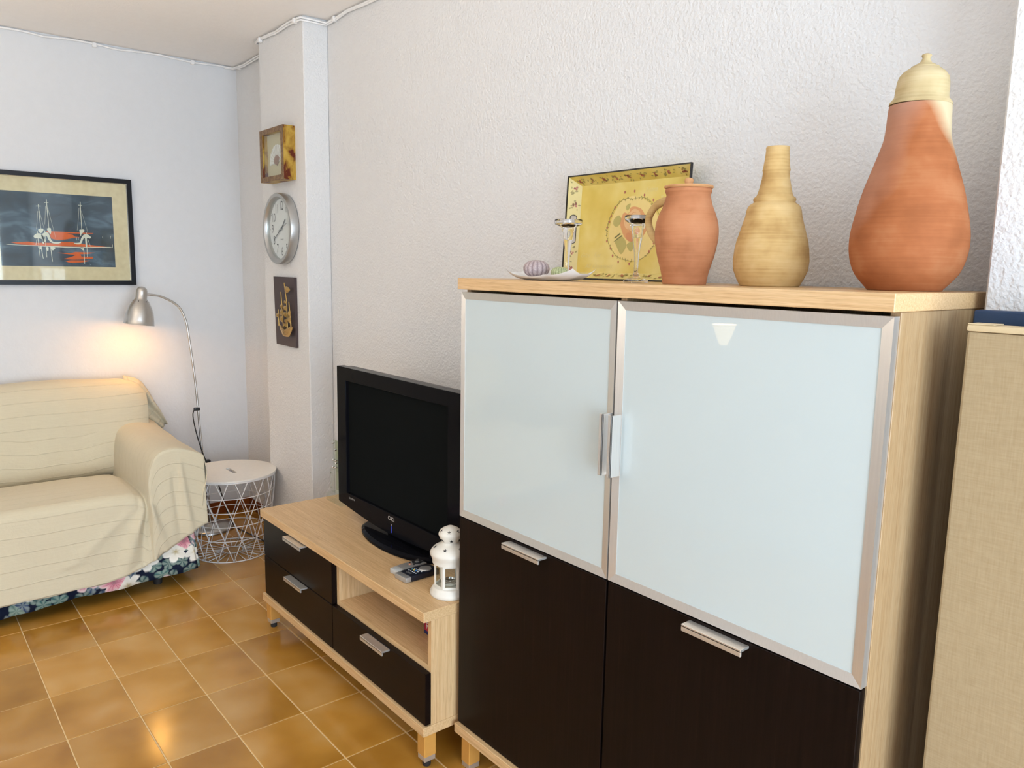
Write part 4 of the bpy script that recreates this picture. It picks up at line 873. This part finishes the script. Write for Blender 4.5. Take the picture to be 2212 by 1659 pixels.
for k in range(4):
    t_ = 0.2+k*0.17; zz = min(hz)+(max(hz)-min(hz))*t_
    part('plank_line', MB().tube([(min(hx)+0.025+0.01*(3-k), SYB-0.004, zz+0.004), ((min(hx)+max(hx))/2, SYB-0.0085, zz-0.004), (max(hx)-0.02-0.008*(3-k), SYB-0.004, zz+0.004)], 0.0013, 6), M_BRASS, sp)
for x, z in ((-1.46, 1.22), (-1.43, 1.215), (-1.49, 1.225)):
    part('standoff', MB().tube([(x, CY-0.0135, z), (x, SYB+0.002, z)], 0.003, 8), M_BRASS, sp)

# ------------------------------------------------------------------ sofa with its floral cover, and the throw over it
m = NT('navy_floral_cotton'); tc = m.new('ShaderNodeTexCoord'); uvn = tc.outputs['UV']
mp = m.new('ShaderNodeMapping', inp={0: uvn}); wob = m.new('ShaderNodeTexNoise', inp={'Vector': mp.outputs[0], 'Scale': 30.0})
def flower_layer(scale, seed, rad, petals, soft):
    """voronoi-seeded blossoms: mask, radius 0..1 and a per-blossom random value"""
    mv = m.new('ShaderNodeMapping', inp={0: uvn, 'Location': (seed, seed*1.7, 0)})
    vo = m.new('ShaderNodeTexVoronoi', voronoi_dimensions='2D', inp={'Vector': mv.outputs[0], 'Scale': scale, 'Randomness': 0.75})
    sc = m.new('ShaderNodeVectorMath', operation='SCALE', inp={0: mv.outputs[0], 'Scale': scale})
    ps = m.new('ShaderNodeVectorMath', operation='SCALE', inp={0: vo.outputs['Position'], 'Scale': scale})
    df = m.new('ShaderNodeVectorMath', operation='SUBTRACT', inp={0: sc.outputs[0], 1: ps.outputs[0]})
    sx = m.new('ShaderNodeSeparateXYZ', inp={0: df.outputs[0]}); cs = m.new('ShaderNodeSeparateColor', inp={0: vo.outputs['Color']})
    th = m.math('ARCTAN2', sx.outputs[1], sx.outputs[0]); th = m.math('ADD', th, m.math('MULTIPLY', cs.outputs[0], 6.0))
    R = m.math('MULTIPLY_ADD', m.math('ABSOLUTE', m.math('SINE', m.math('MULTIPLY', th, petals/2))), rad*0.42, rad*0.62)
    R = m.math('MULTIPLY', R, m.math('MULTIPLY_ADD', wob.outputs[0], 0.5, 0.75))
    q = m.math('DIVIDE', vo.outputs['Distance'], R)
    mr = m.new('ShaderNodeMapRange', inp={0: q, 1: 1.0-soft, 2: 1.0, 3: 1.0, 4: 0.0})
    return mr.outputs[0], q, cs.outputs[1], th
col = rgb(18, 26, 48)
mk, q, rnd_, th = flower_layer(15.0, 3.1, 0.58, 3.0, 0.2)
leafc = m.ramp(rnd_, [(0.2, rgb(34, 72, 78)), (0.45, rgb(58, 104, 104)), (0.6, rgb(136, 156, 140)), (0.85, rgb(38, 62, 104))])
vein = m.math('ABSOLUTE', m.math('SINE', m.math('MULTIPLY', th, 3.0)))
leafc = m.mix(m.math('MULTIPLY', vein, 0.45), leafc, rgb(190, 202, 186))
col = m.mix(mk, col, leafc)
mk, q, rnd_, th = flower_layer(7.6, 0.4, 0.50, 6.0, 0.14)
pet = m.ramp(q, [(0.0, rgb(126, 26, 58)), (0.28, rgb(196, 76, 110)), (0.62, rgb(228, 150, 164)), (0.95, rgb(246, 226, 220))])
whi = m.ramp(q, [(0.0, rgb(176, 160, 110)), (0.35, rgb(232, 228, 214)), (0.95, rgb(246, 242, 232))])
stripe = m.math('ABSOLUTE', m.math('SINE', m.math('MULTIPLY', th, 9.0)))
pet = m.mix(m.math('MULTIPLY', stripe, 0.35), pet, rgb(250, 232, 228))
pick = m.math('GREATER_THAN', rnd_, 0.5)
col = m.mix(mk, col, m.mix(pick, pet, whi))
m.set(color=col, rough=0.85, spec=0.2); M_FLORAL = m.m
m = NT('beige_ribbed_throw'); tc = m.new('ShaderNodeTexCoord'); sx = m.new('ShaderNodeSeparateXYZ', inp={0: tc.outputs['UV']})
wn = m.noise(m.coord('Object'), 4, 2); vv = m.math('ADD', sx.outputs[1], m.math('MULTIPLY', wn, 0.02))
fr = m.math('FRACT', m.math('DIVIDE', vv, 0.068)); rid = m.new('ShaderNodeMapRange', inp={0: m.math('ABSOLUTE', m.math('SUBTRACT', fr, 0.5)), 1: 0.0, 2: 0.05, 3: 1.0, 4: 0.0}).outputs[0]
weave = m.noise(m.coord('Object', (1, 1, 1)), 420, 2); slub = m.noise(m.coord('UV', (4, 90, 1)), 3.0, 3)
cr = m.noise(m.coord('Object'), 16, 3, 0.6, 0.5)
hh = m.math('ADD', m.math('ADD', m.math('MULTIPLY', rid, 0.9), m.math('MULTIPLY', weave, 0.12)), m.math('MULTIPLY', cr, 1.1))
m.set(color=m.mix(slub, rgb(204, 192, 164), rgb(216, 206, 180)), rough=0.9, spec=0.15, sheen=0.15); m.bump(hh, 0.55, 0.004); M_THROW = m.m

sofa = thing('sofa', (-1.9, -1.65, 0), 'sofa with a navy floral skirt under a beige throw, below the framed print', 'sofa')
M_NAVY = plain('navy_cotton', rgb(40, 44, 62), 0.9)
SL = -2.72
part('base', MB().box(-2.36, -1.47, SL+0.02, -0.66, 0.07, 0.30, 0.01), M_NAVY, sofa)
part('seat_cushion', MB().box(-2.10, -1.50, SL+0.25, -0.865, 0.301, 0.425, 0.03, 2), M_NAVY, sofa)
part('backrest', MB().box(-2.37, -2.20, SL+0.02, -0.70, 0.301, 0.82, 0.03, 2), M_NAVY, sofa)
part('arm', MB().box(-2.34, -1.49, -0.815, -0.64, 0.301, 0.615, 0.04, 2), M_NAVY, sofa)
part('arm', MB().box(-2.34, -1.49, SL+0.03, SL+0.22, 0.301, 0.615, 0.04, 2), M_NAVY, sofa)
for x in (-1.53, -2.32):
    for y in (-0.80, SL+0.1): part('leg', MB().lathe([(0, 0.0003), (0.019, 0.0003), (0.024, 0.0695), (0, 0.0695)], (x, y, 0), 20), M_RUBBER, sofa, True, 40)
# gathered skirt: front run, corner pleat, side run
pth = []; s = 0.0
def addp(x, y): pth.append((x, y))
n1 = 190
for k in range(n1+1):
    y = SL+(-0.655-SL)*k/n1; addp(-1.425+0.006*math.sin(y*23)+0.004*math.sin(y*51+1), y)
for x, y in ((-1.432, -0.650), (-1.446, -0.664), (-1.450, -0.652), (-1.444, -0.640), (-1.455, -0.632)): addp(x, y)
for k in range(1, 61):
    x = -1.458-0.86*k/60; addp(x, -0.630+0.007*math.sin(x*26)+0.004*math.sin(x*57))
cum = [0.0]
for a, b in zip(pth, pth[1:]): cum.append(cum[-1]+math.hypot(b[0]-a[0], b[1]-a[1]))
rows = 9; G = []
for i, (x, y) in enumerate(pth):
    r_ = []
    for j in range(rows):
        t = j/(rows-1); zb = 0.046+0.012*math.sin(cum[i]*3.1+2.2)+0.006*math.sin(cum[i]*9)+(0.016 if i > n1 else 0.02*sstep(-1.05, -0.75, y))
        z = zb+(0.305-zb)*t; fl = (1-t)*0.012
        xx = x+(fl if i <= n1 else 0)-(0.03*t if i <= n1 else 0.0); yy = y+(fl if i > n1 else 0)-(0.02*t if i > n1 else 0)
        r_.append((xx, yy, z))
    G.append(r_)
mb = MB(); mb.grid(G, lambda i, j: (cum[i], 0.3*j/(rows-1)+0.07))
sk = part('floral_skirt', mb, M_FLORAL, sofa, True)
_s = sk.modifiers.new('cloth', 'SOLIDIFY'); _s.thickness = 0.0025; _s.offset = -1

th_ = thing('sofa_throw', (-1.9, -1.65, 0.1), 'beige ribbed throw draped over the seat, back and arm of the sofa', 'throw')
# cross-section along the seat and over the arm (y, z)
ARM = [(-0.905, 0.478), (-0.875, 0.462), (-0.853, 0.450), (-0.846, 0.470), (-0.842, 0.520), (-0.836, 0.575), (-0.818, 0.622), (-0.790, 0.656), (-0.755, 0.672), (-0.715, 0.674), (-0.675, 0.665), (-0.635, 0.650), (-0.605, 0.636), (-0.585, 0.622)]
cs = [Vector((SL+(-0.905-SL)*k/70, 0.486+0.004*math.sin((SL+(-0.905-SL)*k/70)*6.0)-0.008*sstep(-1.1, -0.9, SL+(-0.905-SL)*k/70), 0)) for k in range(70)] + crom([(a, b, 0) for a, b in ARM], 64)
HEM = [(-2.8, 0.118), (-1.45, 0.106), (-1.19, 0.105), (-1.06, 0.107), (-0.947, 0.124), (-0.845, 0.163), (-0.761, 0.204), (-0.718, 0.224), (-0.684, 0.254), (-0.640, 0.276), (-0.585, 0.290)]
def hem(y): return lerp_tab(HEM, y)+0.003*math.sin(y*31)
NF, NA, NTp = 34, 7, 30
def fold(y, z):
    """out-of-plane folds of the hanging front"""
    t = max(0.0, (0.48-z)/0.38); o = 0.0
    # long creases fanning out from the crook between seat and arm
    for (ya, za, yb, zb, amp, w) in ((-0.845, 0.47, -0.965, 0.16, 0.020, 0.020), (-0.845, 0.46, -0.885, 0.20, -0.016, 0.016), (-0.845, 0.47, -1.12, 0.26, 0.011, 0.022), (-0.843, 0.44, -0.80, 0.24, 0.016, 0.018), (-0.70, 0.62, -0.668, 0.27, 0.014, 0.014), (-0.735, 0.55, -0.715, 0.24, -0.010, 0.014)):
        if zb-0.05 < z < za+0.03:
            f = (za-z)/(za-zb); yc = ya+(yb-ya)*f; ww = w*(0.45+0.9*max(0, f)); o += amp*math.exp(-((y-yc)/ww)**2)*sstep(-0.1, 0.18, f)*(1-0.3*sstep(0.6, 1.15, f))
    o += t*(0.006*math.sin(y*9.0+1.0)+0.003*math.sin(y*21)) + 0.0025*math.sin(y*14+z*17)
    return o
P = []; V = []
for v in cs:
    y, zt = v.x, v.y; arm = sstep(-0.86, -0.80, y); seat = 1-arm
    r = 0.055*seat+0.016*arm; zh = min(hem(y), zt-r-0.02); row = []
    xf = -1.452+0.004*math.sin(y*5)
    for k in range(NF):
        z = zh+(zt-r-zh)*k/(NF-1); t = (zt-z)/0.38
        x = xf + 0.058*min(1.1, t)*(seat+0.55*arm) + fold(y, z)*(1-sstep(zt-r-0.06, zt-r, z)*seat*0.5); row.append(Vector((x, y, z)))
    c0 = row[-1]
    for k in range(1, NA+1):
        a = PI/2*k/NA; row.append(Vector((c0.x-r*(1-math.cos(a)), y, c0.z+r*math.sin(a))))
    c1 = row[-1]; xe = -2.13*seat-2.30*arm
    for k in range(1, NTp+1):
        f = k/NTp; x = c1.x+(xe-c1.x)*f
        z = c1.z+seat*(0.012*math.sin(PI*min(1, f*1.15))-0.050*f**3-0.045*f**12)+arm*(0.026*f-0.02*math.sin(PI*f)*0.6)+0.002*math.sin(x*19+y*8)
        yy = y+arm*(-0.012*f)*sstep(-0.70, -0.80, y)
        row.append(Vector((x, yy, z)))
    s = 0.0; vs = [0.0]
    for a, b in zip(row, row[1:]): s += (b-a).length; vs.append(s)
    off = vs[NF-1]
    P.append(row); V.append([q_-off for q_ in vs])
mb = MB(); mb.grid(P, lambda i, j: (i*0.02, V[i][j]+3.0))
sc_ = part('seat_and_arm_drape', mb, M_THROW, th_, True)
_s = sc_.modifiers.new('cloth', 'SOLIDIFY'); _s.thickness = 0.004; _s.offset = 0
# outside of the arm, hanging free
edge = P[-1][NF-1:]
G = []; rows = 22
for i, e in enumerate(edge[::1]):
    if e.x < -2.12: break
    back = (-1.45-e.x); r_ = []
    zh = 0.262+0.045*math.sin(back*9+0.4)*min(1, back*6)+0.10*min(1, back*1.5)
    for j in range(rows+1):
        t = j/rows; z = e.z+(zh-e.z)*t
        kk = max(0.15, 1-back*3.5); y = -0.585+0.0144*math.sin(PI*min(1, t*2.2))*kk-0.030*t-0.02*t*min(1, back*4)+kk*(0.018*t*math.sin(back*22+0.6+t)*min(1, back*9)+0.006*math.sin(t*5+back*12)*t)
        x = e.x+(0.020*t*(1-t)*2-0.002)*max(0, 1-back*10)+0.02*t*max(0, 1-back*6)
        r_.append((x, y, z))
    G.append(r_)
mb = MB(); mb.grid(G, lambda i, j: (i*0.02, 3.0-0.36*j/rows))
o = part('arm_side_drape', mb, M_THROW, th_, True); _s = o.modifiers.new('cloth', 'SOLIDIFY'); _s.thickness = 0.0035; _s.offset = 0
# padded back cover
NS, NC = 70, 48; G = []; Vb = []
for i in range(NS+1):
    y = SL+0.01+(-0.648-SL-0.01)*i/NS
    e = 1.0
    dr = (-0.645-y)/0.15
    if dr < 1: e = max(0.02, (1-(1-max(dr, 0.0))**2.6))**(1/2.2)
    row = []
    for k in range(NC+1):
        a = 2*PI*k/NC; cx_, cz_ = -2.235, 0.662
        ca, sa = math.cos(a), math.sin(a); px = math.copysign(abs(ca)**0.62, ca)*0.128*(0.55+0.45*e); pz = math.copysign(abs(sa)**0.55, sa)*0.250*(0.62+0.38*e)
        lean = -0.20*pz
        wr = 0.004*math.sin(y*11+pz*9)+0.003*math.sin(y*27-pz*14)
        top = 0.006*math.sin(y*4)+0.004*math.sin(y*10)
        row.append(Vector((cx_+px+lean+wr*(1 if ca > 0 else 0), y+0.02*(pz/0.25)*(1-e), cz_+pz+(top if pz > 0 else 0))))
    s = 0.0; vs = [0.0]
    for a_, b_ in zip(row, row[1:]): s += (b_-a_).length; vs.append(s)
    G.append(row); Vb.append(vs)
mb = MB(); mb.grid(G, lambda i, j: (i*0.03, Vb[i][j]+1.0))
g_ = mb.b; g_.verts.ensure_lookup_table()
o = part('back_cover', mb, M_THROW, th_, True)
# loose corner of the throw trailing behind the arm
ctr = crom([(-2.300, -0.735, 0.905), (-2.290, -0.672, 0.872), (-2.285, -0.640, 0.815), (-2.290, -0.612, 0.748), (-2.300, -0.575, 0.690), (-2.312, -0.530, 0.615)], 26); G = []
for i, c_ in enumerate(ctr):
    t = i/25; hw = 0.030+0.030*math.sin(PI*t*0.9)
    d = (ctr[min(i+1, 25)]-ctr[max(i-1, 0)]).normalized(); sd = Vector((0, d.z, -d.y)).normalized()
    G.append([tuple(c_+sd*hw*u*(1.0 if u > 0 else 0.6)+Vector((0.016*math.cos(u*4.2+t*5)+0.012*(1-u*u), 0, 0))) for u in [-1+2*k/12 for k in range(13)]])
mb = MB(); mb.grid(G, lambda i, j: (j*0.01, i*0.016))
o = part('trailing_corner', mb, M_THROW, th_, True); _s = o.modifiers.new('cloth', 'SOLIDIFY'); _s.thickness = 0.004; _s.offset = 0

# ------------------------------------------------------------------ floor lamp behind the side table
fl = thing('floor_lamp', (-2.18, -0.337, 0), 'brushed steel reading lamp with an arched pole, lit above the end of the sofa', 'floor lamp')
part('base', MB().lathe([(0, 0.0004), (0.132, 0.0004), (0.135, 0.003), (0.134, 0.010), (0.128, 0.017), (0.09, 0.022), (0.02, 0.026), (0.012, 0.034), (0, 0.034)], (-2.18, -0.337, 0), 56), M_STEEL, fl, True, 50)
pp = [(-2.18, -0.332, 0.034), (-2.185, -0.340, 0.20), (-2.19, -0.355, 0.408)]
part('lower_pole', MB().tube(pp, 0.0085, 14), M_STEEL, fl, True, 60)
up = crom([(-2.19, -0.355, 0.405), (-2.196, -0.365, 0.60), (-2.2, -0.377, 0.857), (-2.2, -0.402, 1.12), (-2.2, -0.417, 1.225), (-2.2, -0.455, 1.303), (-2.2, -0.535, 1.353), (-2.2, -0.600, 1.366), (-2.2, -0.632, 1.367)], 60)
part('arched_pole', MB().tube(up, 0.0062, 12), M_STEEL, fl, True, 60)
SC = Vector((-2.2, -0.6595, 1.208)); tilt = Matrix.Rotation(math.radians(-7.5), 4, 'X')
sh = part('lamp_shade', MB().lathe([(0.0785, -0.002), (0.0765, 0.0), (0.0745, 0.022), (0.068, 0.060), (0.058, 0.090), (0.045, 0.114), (0.033, 0.131), (0.0285, 0.138), (0.0285, 0.170), (0.0275, 0.180), (0.0235, 0.192), (0.015, 0.200), (0, 0.203), (0, 0.201), (0.014, 0.198), (0.0265, 0.178), (0.0270, 0.137), (0.043, 0.1135), (0.0665, 0.0595), (0.073, 0.022), (0.075, 0.0), (0.0785, -0.002)], SC, 56, tilt), M_STEEL, fl, True, 60)
m = NT('lit_bulb'); m.set(color=(1, 0.9, 0.7, 1), emit=(1.0, 0.58, 0.18, 1), es=70.0)
part('bulb', MB().lathe([(0, 0.014), (0.014, 0.020), (0.022, 0.040), (0.018, 0.062), (0.012, 0.090), (0.012, 0.118), (0, 0.118)], SC, 24, tilt), m.m, sh, True, 60)
for k in range(6):
    a = k*PI/3+0.5; q_ = SC+(tilt @ Vector((0.0385*math.cos(a), 0.0385*math.sin(a), 0.123)))
    part('vent_hole', MB().lathe([(0, -0.002), (0.0026, -0.002), (0.0026, 0.002), (0, 0.002)], q_, 10, Matrix.Rotation(a, 4, 'Z') @ Matrix.Rotation(math.radians(52), 4, 'Y')), M_HOLE, sh)
l = bpy.data.lights.new('lamp_light', 'POINT'); l.energy = 1.7; l.color = (1.0, 0.44, 0.09); l.shadow_soft_size = 0.012
lo_ = bpy.data.objects.new('lamp_light', l); COL.objects.link(lo_); lo_.location = SC+(tilt @ Vector((0, 0, 0.005)))
cord = crom([(-2.192, -0.392, 0.716), (-2.19, -0.402, 0.68), (-2.188, -0.392, 0.60), (-2.186, -0.370, 0.50), (-2.182, -0.345, 0.415), (-2.175, -0.325, 0.38), (-2.16, -0.292, 0.29), (-2.14, -0.262, 0.16), (-2.12, -0.235, 0.05), (-2.08, -0.212, 0.007), (-2.0, -0.20, 0.005), (-1.88, -0.185, 0.005), (-1.75, -0.17, 0.005), (-1.5, -0.165, 0.005), (-1.2, -0.18, 0.005)], 90)
part('power_cord', MB().tube(cord, 0.0032, 7), M_RUBBER, fl, True)
part('cord_clip', MB().box(-2.204, -2.183, -0.394, -0.362, 0.706, 0.724, 0.004, 2), M_BLACKP, fl, True, 40)
part('pole_joint', MB().box(-2.205, -2.170, -0.362, -0.318, 0.392, 0.412, 0.005, 2), M_BLACKP, fl, True, 40)

# ------------------------------------------------------------------ wire basket side table
QX, QY, QH, QR = -1.749, -0.356, 0.447, 0.237; RB = QR*0.80
st = thing('basket_table', (QX, QY, 0), 'white wire basket side table with a round lid between sofa and tv bench', 'side table')
# round lid with a grip slot
g = bmesh.new(); es = []
for pts in ([(QX+QR*math.cos(2*PI*k/72), QY+QR*math.sin(2*PI*k/72)) for k in range(72)],
            [(QX+0.004+0.050*sx_+0.011*math.cos(a), QY+0.004+0.011*math.sin(a)) for sx_, rng in ((1, range(-4, 5)), (-1, range(4, 13))) for a in [k_*PI/8 for k_ in rng]]):
    vs = [g.verts.new((x, y, QH)) for x, y in pts]; es += [g.edges.new((vs[i], vs[(i+1) % len(vs)])) for i in range(len(vs))]
bmesh.ops.triangle_fill(g, use_beauty=True, edges=es); r = bmesh.ops.extrude_face_region(g, geom=g.faces[:])
bmesh.ops.translate(g, verts=[v for v in r['geom'] if isinstance(v, bmesh.types.BMVert)], vec=(0, 0, -0.009)); bmesh.ops.recalc_face_normals(g, faces=g.faces[:])
mb = MB(); mb._add(g); o = part('lid', mb, M_WHITE, st)
_b = o.modifiers.new('edge', 'BEVEL'); _b.width = 0.0015; _b.segments = 2; _b.limit_method = 'ANGLE'
ZTOP = QH-0.0135
def circ(r, z, n=64): return [(QX+r*math.cos(2*PI*k/n), QY+r*math.sin(2*PI*k/n), z) for k in range(n)]
def rad(z): return RB+(QR-0.008-RB)*(z-0.004)/(ZTOP-0.004)
part('rim_ring', MB().tube(circ(rad(ZTOP)+0.002, ZTOP), 0.0038, 8, True), M_WHITEP, st, True)
for z in (0.0035, 0.118, 0.196, 0.272, 0.348): part('wire_ring', MB().tube(circ(rad(z), z), 0.0022 if z > .01 else 0.003, 6, True), M_WHITEP, st, True)
NW = 15; tw = math.radians(44); m0 = {}
for sgn in (1, -1):
    for k in range(NW):
        a0 = 2*PI*k/NW+0.1; a1 = a0+sgn*tw
        if sgn not in m0:
            pts = []
            for q_ in range(9):
                t = q_/8; z = 0.004+(ZTOP-0.004)*t; a = a0+(a1-a0)*t; pts.append((QX+(rad(z)+0.0018*sgn)*math.cos(a), QY+(rad(z)+0.0018*sgn)*math.sin(a), z))
            o = part('slanting_wire', MB().tube(pts, 0.0022, 6), M_WHITEP, st, True, None, (QX, QY, 0)); m0[sgn] = o
        else:
            o = m0[sgn].copy(); COL.objects.link(o); o.rotation_euler = (0, 0, 2*PI*k/NW)
part('base_ring', MB().tube(circ(0.052, 0.004, 40), 0.0022, 6, True), M_WHITEP, st, True)
o0 = None
for k in range(24):
    if o0 is None: o0 = part('base_spoke', MB().tube([(QX+0.050, QY, 0.0045), (QX+RB, QY, 0.0040)], 0.0020, 6), M_WHITEP, st, True, None, (QX, QY, 0))
    else: o = o0.copy(); COL.objects.link(o); o.rotation_euler = (0, 0, 2*PI*k/24)

# ------------------------------------------------------------------ folded panels right of the cabinet
m = NT('beige_linen'); v1 = m.noise(m.coord('Object', (420, 420, 30)), 1.0, 2); v2 = m.noise(m.coord('Object', (30, 30, 420)), 1.0, 2)
hh = m.math('ADD', v1, v2); m.set(color=m.ramp(m.math('MULTIPLY', hh, 0.5), [(0.3, rgb(158, 138, 106)), (0.7, rgb(172, 153, 121))]), rough=0.9, spec=0.15); m.bump(hh, 0.15, 0.001); M_LINEN = m.m
M_PIPE = plain('cream_binding', rgb(214, 194, 156), 0.85)
lp = thing('folding_panel', (2.2, -0.33, 0), 'beige linen covered panel standing at the right side of the cabinet', 'panel')
part('linen_face', MB().box(1.790, 2.62, -0.352, -0.306, 0.0005, 1.4475, 0.005, 2), M_LINEN, lp)
part('top_binding', MB().box(1.789, 2.621, -0.3535, -0.3045, 1.4478, 1.4590, 0.004, 2), M_PIPE, lp, True, 40)
part('corner_tab', MB().box(1.789, 1.830, -0.350, -0.308, 1.4592, 1.4612, 0.0008), M_PIPE, lp)
M_GREYP = plain('grey_plastic_clip', rgb(120, 122, 124), 0.5)
for x in (1.872, 2.40): part('clip', MB().box(x, x+0.05, -0.350, -0.308, 1.4592, 1.4665, 0.002), M_GREYP, lp)
M_DBLUE = plain('dark_blue_board', rgb(22, 52, 84), 0.5)
db = thing('blue_board', (2.2, -0.24, 0), 'dark blue board showing above the beige linen panel', 'board')
part('board_face', MB().box(1.764, 2.60, -0.262, -0.222, 0.0005, 1.4805, 0.003), M_DBLUE, db)

# ------------------------------------------------------------------ cone lamp at the far side of the room, seen only as a reflection in the glass door
cl = thing('cone_lamp', (-0.20, -2.70, 0), 'lit cone shade lamp reflected in the right frosted glass door', 'floor lamp')
c = (-0.20, -2.70, 0)
part('base', MB().lathe([(0, 0.0004), (0.12, 0.0004), (0.12, 0.012), (0.02, 0.02), (0, 0.02)], c, 40), M_STEEL, cl, True, 40)
part('pole', MB().lathe([(0, 0.0205), (0.009, 0.0205), (0.009, 1.150), (0, 1.150)], c, 16), M_STEEL, cl, True, 40)
m = NT('lit_frosted_cone'); tc = m.new('ShaderNodeTexCoord'); m.set(color=(0.9, 0.8, 0.6, 1), emit=(1.0, 0.72, 0.36, 1), es=4.5)
part('cone_shade', MB().lathe([(0, 1.1505), (0.022, 1.1505), (0.064, 1.262), (0.061, 1.262), (0.019, 1.156), (0, 1.156)], c, 40), m.m, cl, True, 50)
l = bpy.data.lights.new('cone_lamp_light', 'POINT'); l.energy = 150.0; l.color = (1.0, 0.88, 0.74); l.shadow_soft_size = 0.02
lo_ = bpy.data.objects.new('cone_lamp_light', l); COL.objects.link(lo_); lo_.location = (-0.20, -2.70, 1.225)
